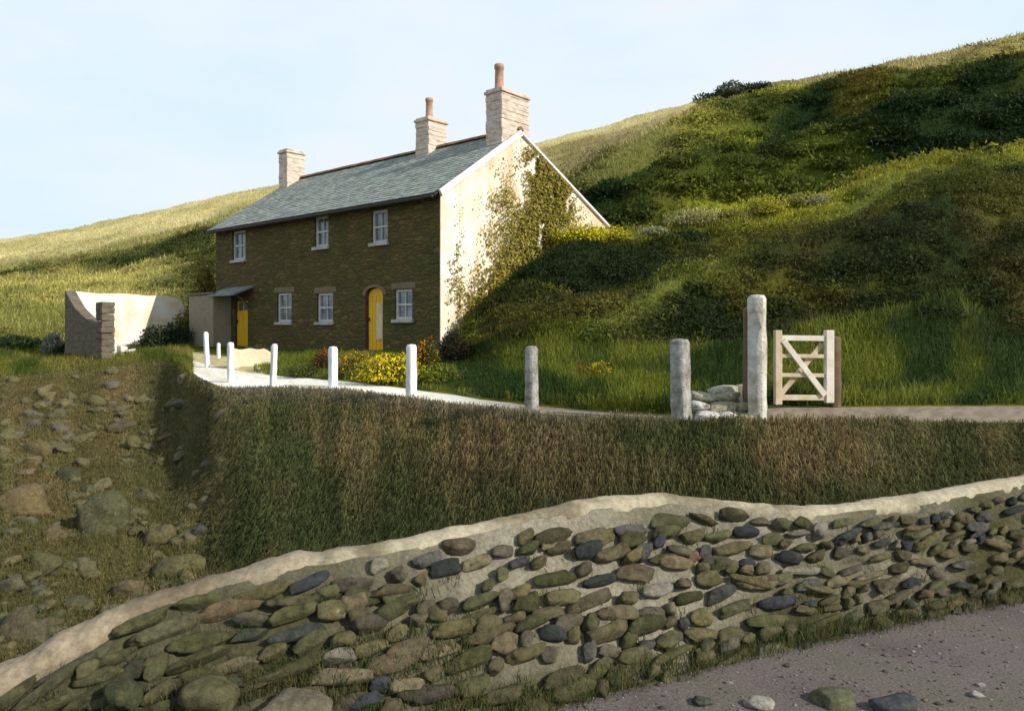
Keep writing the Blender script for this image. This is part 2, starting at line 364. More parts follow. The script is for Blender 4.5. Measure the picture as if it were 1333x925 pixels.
# ------------------------------------------------------------------ grass blades and scrub
def blades(pos, L, W, lean, col, jit=.35):
    """pos (n,3), L,W (n,), lean (n,3) direction the blade bends to"""
    n = len(pos); a = rng.uniform(0, 2*np.pi, n)
    side = np.stack([np.cos(a), np.sin(a)*.5, np.zeros(n)], -1)
    up = np.array([0, 0, 1.]) + rng.normal(0, jit, (n, 3))*[1, 1, .2]
    up /= np.linalg.norm(up, axis=1)[:, None]
    L = L[:, None]; W = W[:, None]
    mid = pos+up*L*.55+lean*L*.15
    tip = pos+up*L*.85+lean*L*.6
    V = np.stack([pos-side*W/2, pos+side*W/2, mid-side*W*.38, mid+side*W*.38, tip], 1)
    V[:, :2, 2] -= .02
    i = np.arange(n)[:, None]*5
    Fa = np.concatenate([i+[0, 1, 3], i+[0, 3, 2], i+[2, 3, 4]], 0)
    c = col*rng.uniform(.65, 1.5, (n, 1))
    c = c[:, None, :]*np.array([.8, .8, 1., 1., 1.2])[None, :, None]**.0
    return V.reshape(-1, 3), Fa, np.repeat(c, 1, 1).reshape(-1, 3) if c.shape[1] == 5 else np.repeat(c, 5, 1).reshape(-1, 3)
def scatter(n, px0, px1, v0, v1, wt=None):
    """points on the terrain roughly evenly spread as the eye sees them and the ground lies"""
    m = n*6
    px = rng.uniform(px0, px1, m); v = rng.uniform(v0, v1, m)
    p = P(px, v); p2 = P(px, v+.01); p3 = P(px+1, v)
    A = np.linalg.norm(np.cross(p2-p, p3-p), axis=1); A = A/(p[:, 1]**1.3)
    if wt is not None: A = A*wt(px, v)
    A /= A.sum(); i = rng.choice(m, n, replace=False, p=A)
    return px[i], v[i], p[i]
# bank
px, v, p = scatter(150000, -60, 1420, VN['E']-.5, VN['G']-.01, lambda a, b: 1-.55*(1-sstep(180, 260, a)))
n = len(px); L = rng.uniform(.16, .42, n)*np.interp(px, [0, 220, 300, 700, 1400], [.6, .6, 1.1, 1., .75]); L *= 1-.6*sstep(VN['G']-.12, VN['G'], v)
W = rng.uniform(.008, .018, n)*np.interp(p[:, 1], [8, 25], [1, 1.8])
lean = np.stack([rng.normal(-.04, .16, n), rng.uniform(-.9, -.3, n), rng.uniform(-1.5, -.5, n)], -1)
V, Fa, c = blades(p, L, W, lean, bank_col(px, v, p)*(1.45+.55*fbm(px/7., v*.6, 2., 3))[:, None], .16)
tag(mk('bank_grass', V, Fa, GRASS, c), 'long olive and rusty grass hanging down the bank below the path', 'grass', kind='stuff')
# garden + foot of the hill
px, v, p = scatter(60000, 330, 1420, VN['H']+.03, VN['I']+.55, lambda a, b: np.where((a < 575) & (b > VN['I']-.02), 0, 1.))
n = len(px); L = rng.uniform(.08, .28, n)*(.6+.7*sstep(600, 700, px)); W = rng.uniform(.008, .018, n)*1.4
lean = rng.normal(0, .35, (n, 3))
nn = fbm(px/60., v*3, 8.)
cc = lerpc((.025, .05, .01), (.14, .16, .02), sstep(-.3, .35, nn+.25*np.sin(px/55.)))
V, Fa, c = blades(p, L, W, lean, cc)
tag(mk('garden_grass', V, Fa, GRASS, c), 'bright green grass between the path and the foot of the hill', 'grass', kind='stuff')
# left verge behind the bank
px, v, p = scatter(30000, -60, 250, VN['G']-.12, VN['J'])
n = len(px); nn = fbm(px/40., v*3, 8.)
V, Fa, c = blades(p, rng.uniform(.1, .3, n), rng.uniform(.015, .03, n), rng.normal(0, .35, (n, 3)), lerpc((.06, .09, .014), (.20, .19, .04), sstep(-.35, .35, nn)))
tag(mk('verge_grass', V, Fa, GRASS, c), 'green turf along the top of the bank in front of the ruined outbuilding', 'grass', kind='stuff')
# tufts fringing back of wall / road edge
def tufts(spots, Lr, Wr, cols, nb=26, rad=.08):
    ps, cs = [], []
    for (x, y, z) in spots:
        k = nb; q = np.array([x, y, z])+rng.normal(0, rad, (k, 3))*[1, 1, .05]; ps.append(q)
        cs.append(np.repeat(np.array(cols[rng.integers(len(cols))])[None], k, 0))
    ps = np.concatenate(ps); cs = np.concatenate(cs); k = len(ps)
    return blades(ps, rng.uniform(*Lr, k), rng.uniform(*Wr, k), rng.normal(0, .5, (k, 3)), cs, .5)

def clumps(C, rad, hgt, nl, size, col, flat=.0):
    """leaf clumps: C (n,3); per-clump rad, hgt, colour; nl leaves each"""
    n = len(C); tot = n*nl
    d = rng.normal(0, 1, (tot, 3)); d /= np.linalg.norm(d, axis=1)[:, None]; d[:, 2] = abs(d[:, 2])*.95
    r = rng.uniform(.35, 1., tot)**.45
    Rr = np.repeat(rad, nl); Hh = np.repeat(hgt, nl); c0 = np.repeat(C, nl, 0)
    lump = 1+.35*noise(c0[:, 0]+d[:, 0]*1.7, c0[:, 1]+d[:, 1]*1.7, d[:, 2]*1.7+c0[:, 2])
    p = c0 + d*np.stack([Rr, Rr, Hh], -1)*(r*lump)[:, None]
    s = np.repeat(size, nl)*rng.uniform(.5, 1.4, tot)
    a = rng.normal(0, 1, (tot, 3)); a /= np.linalg.norm(a, axis=1)[:, None]
    b_ = np.cross(a, d+rng.normal(0, .45, (tot, 3))); b_ /= (np.linalg.norm(b_, axis=1)[:, None]+1e-6)
    a = a*s[:, None]; b_ = b_*(s*.55)[:, None]
    V = np.stack([p-a, p+b_*.8, p+a, p-b_*.8], 1).reshape(-1, 3)
    Fa = np.arange(tot*4).reshape(-1, 4)
    c = np.repeat(col, nl, 0)*rng.uniform(.55, 1.55, (tot, 1))
    return V, Fa, np.repeat(c, 4, 0)
def join(parts):
    Vs_, Fs_, Cs_ = [], [], []; b = 0
    for V, Fa, c in parts:
        Vs_.append(V); Fs_.append(Fa+b); Cs_.append(c); b += len(V)
    return np.concatenate(Vs_), np.concatenate(Fs_), np.concatenate(Cs_)
px, v, p = scatter(110000, -80, 1480, VN['I']+.4, VN['N']-.02, lambda a, b: np.where((a > 270) & (a < 596), 0, 1.))
n = len(px); L = rng.uniform(.1, .3, n)*np.interp(p[:, 1], [15, 70], [.9, 1.7]); W = np.interp(p[:, 1], [15, 70], [.016, .11])*rng.uniform(.6, 1.3, n)
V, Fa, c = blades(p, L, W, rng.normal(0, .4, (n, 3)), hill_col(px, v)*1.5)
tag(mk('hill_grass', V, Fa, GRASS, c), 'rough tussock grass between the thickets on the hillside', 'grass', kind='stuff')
px, v, p = scatter(65000, -80, 1480, VN['N']+.1, VN['P'], None)
n = len(px)
V, Fa, c = blades(p, rng.uniform(.18, .42, n), rng.uniform(.07, .18, n), rng.normal(0, .4, (n, 3)), far_col(px, v))
tag(mk('far_grass', V, Fa, GRASS, c), 'dry straw-coloured grass on the distant sunlit hill', 'grass', kind='stuff')
# near slope right of the cottage
px, v, p = scatter(900, 596, 1480, VN['I']+.38, VN['K']+.12, lambda a, b: sstep(VN['I']+.3, VN['I']+.7, b+.3*fbm(a/60., b*2, 3.))*(1-.7*np.exp(-((b-np.interp(a, [640, 700, 800, 960, 1100, 1200], [VN['I']+.1, VN['I']+.3, VN['I']+.6, VN['J']+.3, VN['K']-.25, VN['K']-.1]))/.09)**2)))
ok = ~((px < 800) & (v > VN['K']-.03)); px, v, p = px[ok], v[ok], p[ok]; n = len(px)
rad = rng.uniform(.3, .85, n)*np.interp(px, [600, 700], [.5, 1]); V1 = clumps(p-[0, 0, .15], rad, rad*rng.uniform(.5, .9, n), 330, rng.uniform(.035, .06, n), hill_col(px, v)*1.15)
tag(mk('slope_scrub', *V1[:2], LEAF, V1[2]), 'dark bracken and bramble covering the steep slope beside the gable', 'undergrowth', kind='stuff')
# upper hill
px, v, p = scatter(1900, 690, 1480, VN['K']+.15, VN['N']-.12, lambda a, b: sstep(-.35, .2, fbm(a/120., b*2.4, 1., 3)+.25)*(1-.85*sstep(VN['M']+.45, VN['N']-.2, b)))
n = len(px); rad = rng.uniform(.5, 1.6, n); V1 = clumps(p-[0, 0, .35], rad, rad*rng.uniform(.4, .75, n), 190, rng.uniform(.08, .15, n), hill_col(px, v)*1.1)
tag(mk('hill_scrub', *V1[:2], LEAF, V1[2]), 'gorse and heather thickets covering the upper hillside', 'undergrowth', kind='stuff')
# left slope
def lw(a, b):
    n2 = fbm(a/60., b*4., 6., 4)
    return .06+np.exp(-((b-(VN['M']+.6)-.15*n2)/.3)**2)+1.2*sstep(180, 285, a)*sstep(VN['I']+.6, VN['K'], b)
px, v, p = scatter(700, -80, 300, VN['I']+.5, VN['N']+.05, lw)
n = len(px); rad = rng.uniform(.3, 1.0, n); V1 = clumps(p-[0, 0, .2], rad, rad*rng.uniform(.5, .9, n), 160, rng.uniform(.07, .12, n), hill_col(px, v)*1.2)
tag(mk('hedge_scrub', *V1[:2], LEAF, V1[2]), 'dark hedge scrub along the pasture left of the cottage', 'undergrowth', kind='stuff')

def bush(name, label, cat, c, rad, hgt, n, size, cols, group=None, stems=True, flowers=None, nl=None):
    """a bush: leaf mass of several lobes + stems (+ blossoms)"""
    root = empty(name, c); tag(root, label, cat, group)
    k = 7; a = rng.uniform(0, 2*np.pi, k); rr = rng.uniform(.15, .6, k)*rad
    C = np.stack([np.cos(a)*rr, np.sin(a)*rr, rng.uniform(0, .25, k)*hgt], -1); C[0] = 0
    cl = np.array([cols[rng.integers(len(cols))] for _ in range(k)], float)
    V, Fa, cc = clumps(C, rng.uniform(.45, .75, k)*rad, rng.uniform(.6, .95, k)*hgt, n//k, np.full(k, size), cl)
    mk('foliage', V, Fa, LEAF, cc, root)
    mb = MB()
    for i in range(6):
        x, y = rng.normal(0, .3*rad, 2); mb.bar((x*.2, y*.2, -.1), (x, y, hgt*.7), .02+.02*rad, .02+.02*rad)
    mb.build('stem', BARK, root)
    if flowers is not None:
        col, m_, fs = flowers
        V, Fa, cc = clumps(np.array([[0, 0, .12*hgt]]), np.array([rad*1.0]), np.array([hgt*1.12]), m_, np.array([fs]), np.array([col]))
        mk('blossom', V, Fa, LEAF, cc, root)
    return root
BARK = simple('bark', [(.3, (.06, .045, .03)), (.7, (.14, .10, .06))], 8)

# ------------------------------------------------------------------ cottage
ANG = math.atan2(-.651, .759)
OR = Vector((-2.16, 23.0, -.69))
def tl(px):                               # position along the facade seen in column px (negative local x)
    q = (px-CX)/F; return -(2.16+23*q)/(.759+.651*q)
def fz(px, py):                           # local height of a facade point seen at (px,py)
    t_ = tl(px); Y = 23+.651*t_; return (HZ-py)/F*Y + .69
def sl(px):
    q = (px-CX)/F; return (2.16+23*q)/(.651-.759*q)
house = empty('stone_cottage', OR, ANG)
tag(house, 'two-storey stone cottage with slate roof, yellow doors and whitewashed sunlit gable', 'cottage')
Lh = 13.2; Dh = 9.27; EZ = 4.85; AY = 3.67; AZ = 7.30; RZ = 4.55
# stone material of the facade
m, t, b = nt('rubble_stone'); v = coords(t, (1, 1, 1))
dn = tnoise(t, v, 2.2, 3, .5)
nod = t.nodes.new('ShaderNodeVectorMath'); nod.operation = 'MULTIPLY_ADD'
sep = N(t, 'ShaderNodeTexNoise'); sep.inputs['Scale'].default_value = 3.5; t.links.new(v, sep.inputs['Vector'])
t.links.new(sep.outputs[1], nod.inputs[0]); nod.inputs[1].default_value = (.18, .18, .16); t.links.new(v, nod.inputs[2])
mp = N(t, 'ShaderNodeMapping'); mp.inputs['Scale'].default_value = (2.7, 2.7, 9.); t.links.new(nod.outputs[0], mp.inputs[0])
vo = N(t, 'ShaderNodeTexVoronoi'); vo.inputs['Scale'].default_value = 1.; t.links.new(mp.outputs[0], vo.inputs['Vector'])
ve = N(t, 'ShaderNodeTexVoronoi', feature='DISTANCE_TO_EDGE'); ve.inputs['Scale'].default_value = 1.; t.links.new(mp.outputs[0], ve.inputs['Vector'])
sx = N(t, 'ShaderNodeSeparateColor'); t.links.new(vo.outputs['Color'], sx.inputs[0])
sc_ = ramp(t, sx.outputs[0], [(0, (.075, .062, .028)), (.35, (.115, .086, .038)), (.6, (.085, .082, .03)), (.85, (.15, .115, .055)), (1, (.095, .065, .045))])
big = ramp(t, tnoise(t, v, .5, 4), [(.35, (.75, .9, .6)), (.65, (1.15, 1.0, .85))])
sc_ = mixc(t, 1., sc_, big, 'MULTIPLY')
ed = ramp(t, ve.outputs['Distance'], [(.0, (0, 0, 0)), (.07, (1, 1, 1))])
sc_ = mixc(t, ed, (.062, .054, .026), sc_)
fin = ramp(t, tnoise(t, v, 25, 6, .75), [(.3, (.7, .7, .65)), (.7, (1.3, 1.3, 1.3))])
t.links.new(mixc(t, 1., sc_, fin, 'MULTIPLY'), b.inputs['Base Color']); b.inputs['Roughness'].default_value = .9
bump(t, b, ramp(t, ve.outputs['Distance'], [(0, (0, 0, 0)), (.15, (1, 1, 1))]), .7, .04); RUB = m
# whitewash
m, t, b = nt('whitewash'); v = coords(t)
c1 = ramp(t, tnoise(t, v, .55, 5, .65), [(.35, (.80, .77, .70)), (.5, (.74, .64, .50)), (.62, (.66, .50, .36))])
st = ramp(t, tnoise(t, coords(t, (1, 1.6, .5)), 1.3, 6, .7), [(.5, (0, 0, 0)), (.68, (.6, .6, .6))])
c1 = mixc(t, st, c1, (.48, .37, .13))
t.links.new(c1, b.inputs['Base Color']); b.inputs['Roughness'].default_value = .9
bump(t, b, tnoise(t, v, 7, 8, .7), .5, .03); WASH = m
WHITE = simple('old_white_render', [(.3, (.70, .68, .62)), (.7, (.82, .81, .78))], 4, bsc=9)
# facade with openings
ops = []   # (x0,x1,z0,z1,kind)
for (a, b_, c_, d, k) in [(302, 319, 300, 340, 'w'), (409, 427, 281, 323, 'w'), (483, 504, 273, 318, 'w'),
                          (360, 379, 381, 421, 'w'), (412, 433, 381, 421, 'w'), (513, 536, 376, 418, 'w'),
                          (305, 322, 390, 444, 'd1'), (475, 498, 374, 455, 'd2')]:
    mpx = (a+b_)/2; ops.append([-tl(a), -tl(b_), fz(mpx, d), fz(mpx, c_), k])
ops[0][3] = min(ops[0][3], EZ-.12); ops[1][3] = min(ops[1][3], EZ-.12); ops[2][3] = min(ops[2][3], EZ-.12)
ops[6][2] = .04; ops[7][2] = .04
xs = sorted({-Lh, 0.0, *[o[0] for o in ops], *[o[1] for o in ops]}); zs = sorted({-1.6, EZ, *[o[2] for o in ops], *[o[3] for o in ops]})
wb = MB()
def inside(x, z): return any(o[0] < x < o[1] and o[2] < z < o[3] for o in ops)
for i in range(len(xs)-1):
    for j in range(len(zs)-1):
        if not inside((xs[i]+xs[i+1])/2, (zs[j]+zs[j+1])/2):
            wb.add([(xs[i], 0, zs[j]), (xs[i+1], 0, zs[j]), (xs[i+1], 0, zs[j+1]), (xs[i], 0, zs[j+1])], [(0, 1, 2, 3)])
RD = .2
for o in ops:
    x0, x1, z0, z1, _ = o
    wb.add([(x0, 0, z0), (x0, RD, z0), (x0, RD, z1), (x0, 0, z1)], [(0, 1, 2, 3)]); wb.add([(x1, 0, z0), (x1, RD, z0), (x1, RD, z1), (x1, 0, z1)], [(0, 1, 2, 3)])
    wb.add([(x0, 0, z1), (x1, 0, z1), (x1, RD, z1), (x0, RD, z1)], [(0, 1, 2, 3)]); wb.add([(x0, 0, z0), (x1, 0, z0), (x1, RD, z0), (x0, RD, z0)], [(0, 1, 2, 3)])
# left end and back wall
wb.add([(-Lh, 0, -1.6), (-Lh, Dh, -1.6), (-Lh, Dh, RZ), (-Lh, AY, AZ), (-Lh, 0, EZ)], [(0, 1, 2, 3, 4)])
wb.add([(-Lh, Dh, -1.6), (-.0, Dh, -1.6), (-.0, Dh, RZ), (-Lh, Dh, RZ)], [(0, 1, 2, 3)])
o = mk('stone_wall', wb.v, [np.array(f) for f in wb.f.values()], RUB, None, house)
# gable as a slightly uneven slab
gw = MB(); gw.add([(0, 0, -1.6), (0, Dh, -1.6), (0, Dh, RZ), (0, AY, AZ), (0, 0, EZ), (.06, -.03, -1.6), (.06, Dh+.03, -1.6), (.06, Dh+.03, RZ), (.06, AY, AZ+.02), (.06, -.03, EZ)],
                 [(5, 6, 7, 8, 9), (0, 5, 9, 4), (4, 9, 8, 3), (3, 8, 7, 2), (1, 2, 7, 6)])
gw.build('gable_wall', WASH, house)
# roof: underlay + real slates
SLATE = stonemat('roof_slate')
sg, tt, bb = nt('slate'); vv2 = coords(tt)
at = tt.nodes.new('ShaderNodeAttribute'); at.attribute_name = 'Col'
cc = mixc(tt, 1., at.outputs[0], ramp(tt, tnoise(tt, vv2, 9, 6, .7), [(.3, (.75, .75, .75)), (.7, (1.25, 1.25, 1.2))]), 'MULTIPLY')
li_ = ramp(tt, tnoise(tt, vv2, 1.4, 6, .75), [(.55, (0, 0, 0)), (.72, (.55, .55, .55))])
cc = mixc(tt, li_, cc, (.22, .22, .13)); tt.links.new(cc, bb.inputs['Base Color']); bb.inputs['Roughness'].default_value = .6; bb.inputs['Specular IOR Level'].default_value = .35
def slates(y0, z0, y1, z1, x0, x1, name, parent):
    V, Fs, C = [], [], []
    L = math.hypot(y1-y0, z1-z0); dy, dz = (y1-y0)/L, (z1-z0)/L; ny, nz_ = -dz, dy
    if nz_ < 0: ny, nz_ = -ny, -nz_
    ex = .19; nr = int(L/ex)
    for r in range(nr):
        x = x0 - (r % 2)*.14
        while x < x1:
            w_ = random.uniform(.22, .30); xa, xb = max(x, x0), min(x+w_-.008, x1); x += w_
            if xb-xa < .03: continue
            s0 = r*ex-random.uniform(0, .015); s1 = min((r+1)*ex+.1, L); h0 = .030+random.uniform(-.004, .008); h1 = .006
            tilt = random.uniform(-.004, .004); b = len(V)
            for (s, h, k) in ((s0, h0, 1), (s1, h1, 0)):
                for xx, tk in ((xa, tilt), (xb, -tilt)):
                    V.append((xx, y0+dy*s+ny*(h+tk), z0+dz*s+nz_*(h+tk)))
            for xx in (xa, xb): V.append((xx, y0+dy*s0+ny*.002, z0+dz*s0+nz_*.002))
            Fs += [(b, b+1, b+3, b+2), (b+4, b+5, b+1, b)]
            g = random.uniform(.8, 1.2); base = random.choice([(.29, .33, .30), (.27, .31, .285), (.32, .35, .31), (.28, .30, .295)])
            C += [(base[0]*g, base[1]*g, base[2]*g)]*6
    return mk(name, V, np.array(Fs), sg, np.array(C), parent)
rb = MB(); OV = .28
fs = (AZ-EZ)/AY; bs = (AZ-RZ)/(Dh-AY)
def roofslab(y0, z0, y1, z1, x0, x1, th=.07):
    rb.add([(x0, y0, z0), (x1, y0, z0), (x1, y1, z1), (x0, y1, z1), (x0, y0, z0+th), (x1, y0, z0+th), (x1, y1, z1+th), (x0, y1, z1+th)],
           [(0, 1, 2, 3), (4, 5, 6, 7), (0, 1, 5, 4), (1, 2, 6, 5), (3, 0, 4, 7)])
roofslab(-OV, EZ-OV*fs+.02, AY, AZ+.02, -Lh-.12, .07); roofslab(Dh+OV, RZ-OV*bs+.02, AY, AZ+.02, -Lh-.12, .07)
roof = rb.build('roof', simple('roof_board', [(.3, (.03, .028, .022)), (.7, (.06, .05, .04))], 4), house)
slates(-OV-.02, EZ-OV*fs+.095, AY, AZ+.095, -Lh-.13, .09, 'slate_course', roof)
slates(Dh+OV+.02, RZ-OV*bs+.095, AY, AZ+.095, -Lh-.13, .09, 'slate_course', roof)
RIDGE = simple('ridge_tile', [(.35, (.16, .085, .05)), (.5, (.22, .13, .07)), (.65, (.26, .23, .07))], 3)
rt = MB(); x = -Lh-.14
while x < .05:
    x2 = min(x+.45, .1); h = random.uniform(-.006, .006)
    ring = [(-.16, -.02), (-.09, .075), (0, .11), (.09, .075), (.16, -.02)]
    vs = [(xx, AY+a, AZ+.11+b_+h) for xx in (x+.006, x2-.006) for a, b_ in ring]
    rt.add(vs, [(i, i+1, i+6, i+5) for i in range(4)]+[(0, 1, 2, 3, 4), (5, 6, 7, 8, 9)]); x = x2
rt.build('ridge_tile', RIDGE, roof, bevel=0)
# whitewashed verge along both rakes
vb = MB()
for (ya, za, yb, zb) in ((-.1, EZ-.1*fs, AY, AZ), (Dh+.1, RZ-.1*bs, AY, AZ)):
    hh_ = .2 if ya < 1 else .09; vb.bar((.115, ya, za+.0), (.115, yb, zb+.0), .1, hh_, up=(0, 0, 1))
vb.build('verge', WHITE, house, bevel=.02)
gu = MB(); gu.bar((-Lh-.1, -OV-.07, EZ-OV*fs+.0), (.06, -OV-.07, EZ-OV*fs+.0), .1, .09)
gu.build('gutter', simple('dark_iron', [(.3, (.02, .022, .02)), (.7, (.04, .04, .035))], 5, rough=.6), house, bevel=.02)
# chimneys
CHS = simple('chimney_stone', [(.3, (.42, .32, .24)), (.5, (.62, .52, .43)), (.7, (.74, .67, .58))], 3.2, (1, 1, 2.5), bsc=12, bs=.8, bd=.04)
POT = simple('clay_pot', [(.3, (.36, .20, .12)), (.7, (.52, .36, .26))], 6)
def chimney(x0, x1, y0, y1, ztop, pot):
    zb = AZ-max(abs(y0-AY)*fs, abs(y1-AY)*bs)-.3
    c = MB(); z = zb
    while z < ztop-.16:                                   # rough courses
        z2 = min(z+random.uniform(.14, .2), ztop-.16); j = random.uniform(-.008, .008)
        c.box(x0+j, x1+j, y0+j, y1-j, z, z2-.004, .012); z = z2
    c.box(x0+.02, x1-.02, y0+.02, y1-.02, zb, ztop-.05)
    c.box(x0-.05, x1+.05, y0-.05, y1+.05, ztop-.16, ztop-.07, .01); c.box(x0-.0, x1+.0, y0-.0, y1+.0, ztop-.07, ztop, .01)
    o = c.build('chimney', CHS, house, bevel=.015)
    if pot:
        pm = MB(); px_, py_, h, r = pot; nn_ = 16; prof = [(1.1, 0), (1.15, .06), (1.0, .1), (.92, h*.8), (1.08, h*.82), (1.12, h*.94), (1.0, h), (.8, h), (.8, h*.7)]
        vs = [(px_+r*a*math.cos(2*math.pi*i/nn_), py_+r*a*math.sin(2*math.pi*i/nn_), ztop+zz) for a, zz in prof for i in range(nn_)]
        pm.add(vs, [(k*nn_+i, k*nn_+(i+1) % nn_, (k+1)*nn_+(i+1) % nn_, (k+1)*nn_+i) for k in range(len(prof)-1) for i in range(nn_)])
        pm.build('chimney_pot', POT, o, smooth=True)
chimney(-.66, -.0+.05, 2.75, 4.15, 8.66, (-.33, 3.05, .86, .15))
chimney(-4.55, -3.85, 3.15, 4.1, 8.5, (-4.1, 3.42, .72, .13))
chimney(-13.15, -12.5, 2.9, 3.8, 8.6, None)
# windows
FRM = simple('window_paint', [(.3, (.42, .42, .42)), (.7, (.58, .58, .57))], 6, bs=.15)
m, t, b = nt('old_glass'); v = coords(t)
t.links.new(ramp(t, tnoise(t, v, 2.5, 4), [(.35, (.05, .065, .075)), (.65, (.20, .23, .25))]), b.inputs['Base Color'])
b.inputs['Roughness'].default_value = .12; b.inputs['Specular IOR Level'].default_value = .8; bump(t, b, tnoise(t, v, 2, 2), .25, .03); GLASS = m
SILL = simple('sill_stone', [(.3, (.32, .31, .28)), (.7, (.50, .49, .45))], 5)
LINT = simple('lintel_stone', [(.3, (.13, .11, .06)), (.7, (.21, .18, .11))], 5)
for o_ in ops:
    x0, x1, z0, z1, k = o_
    if k != 'w': continue
    g = MB(); g.box(x0+.04, x1-.04, .135, .15, z0+.04, z1-.04); win = g.build('window', GLASS, house)
    f = MB(); fw = .085
    f.box(x0+.002, x0+fw, .07, .16, z0+.06, z1-.002); f.box(x1-fw, x1-.002, .07, .16, z0+.06, z1-.002)
    f.box(x0+fw, x1-fw, .072, .16, z1-.085, z1-.003); f.box(x0+fw, x1-fw, .072, .16, z0+.06, z0+.14)
    zm = (z0+z1)/2+.02; f.box(x0+fw, x1-fw, .085, .155, zm-.03, zm+.03)
    xm = (x0+x1)/2; f.box(xm-.017, xm+.017, .1, .15, z0+.14, zm-.03); f.box(xm-.017, xm+.017, .1, .15, zm+.03, z1-.085)
    f.build('frame', FRM, win)
    s_ = MB(); s_.box(x0-.07, x1+.07, -.09, .17, z0-.05, z0+.055, .006); s_.build('sill', SILL, win, bevel=.01)
    if z0 < 2.5:
        l_ = MB(); l_.box(x0-.16, x1+.16, -.012, .1, z1+.002, z1+.2, .01); l_.build('lintel', LINT, win, bevel=.012)
# doors
YEL = simple('yellow_paint', [(.3, (.62, .33, .012)), (.7, (.78, .46, .02))], 2.2, (1, 1, .5), rough=.5, bs=.12)
JAMB = simple('dark_jamb', [(.3, (.05, .025, .025)), (.7, (.10, .05, .045))], 5)
def door(o_, arched, glazed, label):
    x0, x1, z0, z1, k = o_; d = MB(); yb = .12
    if arched:
        zc = z1-(x1-x0)/2*.55
        n = 12; pts = [(x0+.045, z0), (x1-.045, z0)]+[((x0+x1)/2+(x1-x0-.09)/2*math.cos(math.pi*i/n), zc+((x1-x0)/2*.55-.02)*math.sin(math.pi*i/n)) for i in range(n+1)]
        d.add([(a, yb, b_) for a, b_ in pts], [tuple(range(len(pts)))])
        w4 = (x1-x0-.09)/4
        for i in range(4): d.box(x0+.045+i*w4+.008, x0+.045+(i+1)*w4-.008, yb-.022, yb-.001, z0+.01, zc-.01)
    else:
        gz = z1-.42 if glazed else z1-.05
        d.box(x0+.045, x1-.045, yb-.02, yb+.03, z0, gz); 
        w4 = (x1-x0-.09)/4
        for i in range(4): d.box(x0+.045+i*w4+.008, x0+.045+(i+1)*w4-.008, yb-.04, yb-.021, z0+.03, gz-.03)
        d.box(x0+.045, x0+.12, yb-.02, yb+.03, gz, z1-.03); d.box(x1-.12, x1-.045, yb-.02, yb+.03, gz, z1-.03)
        d.box(x0+.12, x1-.12, yb-.02, yb+.03, z1-.1, z1-.03); xm = (x0+x1)/2; d.box(xm-.02, xm+.02, yb-.02, yb+.03, gz, z1-.1)
    dd = d.build('door', YEL, house, bevel=.006); dd['label'] = label
    if glazed:
        g = MB(); g.box(x0+.1, x1-.1, yb+.0, yb+.01, z1-.43, z1-.08); g.build('pane', GLASS, dd)
    h = MB(); h.box(x0+.1, x0+.13, yb-.09, yb-.04, z0+.95, z0+1.08); h.build('handle', bpy.data.materials['dark_iron'], dd)
    j = MB(); j.box(x0+.001, x0+.045, .03, .17, z0, z1-.001); j.box(x1-.045, x1-.001, .03, .17, z0, z1-.001)
    if not arched: j.box(x0+.045, x1-.045, .03, .17, z1-.045, z1-.002)
    j.build('door_frame', JAMB, dd)
    if arched:
        n = 12; sp = MB()    # stone spandrel above the arch, flush with the wall
        arc = [((x0+x1)/2+(x1-x0)/2*math.cos(math.pi*i/n), zc+((x1-x0)/2*.55)*math.sin(math.pi*i/n)) for i in range(n+1)]
        for i in range(n):
            (a, b_), (c_, e) = arc[i], arc[i+1]
            sp.add([(a, .0, b_), (c_, .0, e), (c_, .0, z1), (a, .0, z1), (a, .19, b_), (c_, .19, e)], [(0, 1, 2, 3), (0, 1, 5, 4)])
        mk('door_arch', sp.v, [np.array(f) for f in sp.f.values()], RUB, None, dd)
        vs = MB()
        for i in range(n):
            (a, b_), (c_, e) = arc[i], arc[i+1]; cx_, cz_ = (x0+x1)/2, zc
            def out(a, b_, k): return (cx_+(a-cx_)*k, cz_+(b_-cz_)*k*1.02)
            p1 = out(a, b_, 1.0); p2 = out(c_, e, 1.0); p3 = out(c_, e, 1.35); p4 = out(a, b_, 1.35)
            vs.add([(q[0], yy, q[1]) for yy in (-.015, .02) for q in (p1, p2, p3, p4)], [(0, 1, 2, 3), (0, 1, 5, 4), (3, 2, 6, 7), (0, 3, 7, 4), (1, 2, 6, 5)])
        vs.build('voussoir', LINT, dd)
    st = MB(); st.box(x0-.15, x1+.15, -.45, -.01, z0-.75, z0-.02, .01); st.build('doorstep', SILL, dd, bevel=.015)
    return dd
door(ops[6], False, True, 'yellow plank door with small glazed top under a slate canopy')
d2 = door(ops[7], True, False, 'tall arched yellow plank door with pale centre panel')
x0, x1, z0, z1, _ = ops[7]; pn = MB(); pn.box(x0+.52*(x1-x0), x1-.12*(x1-x0), .072, .097, z0+.35, z1-.5)
pn.build('door_panel', simple('pale_paint', [(.3, (.55, .42, .24)), (.7, (.70, .56, .36))], 3), d2, bevel=.008)
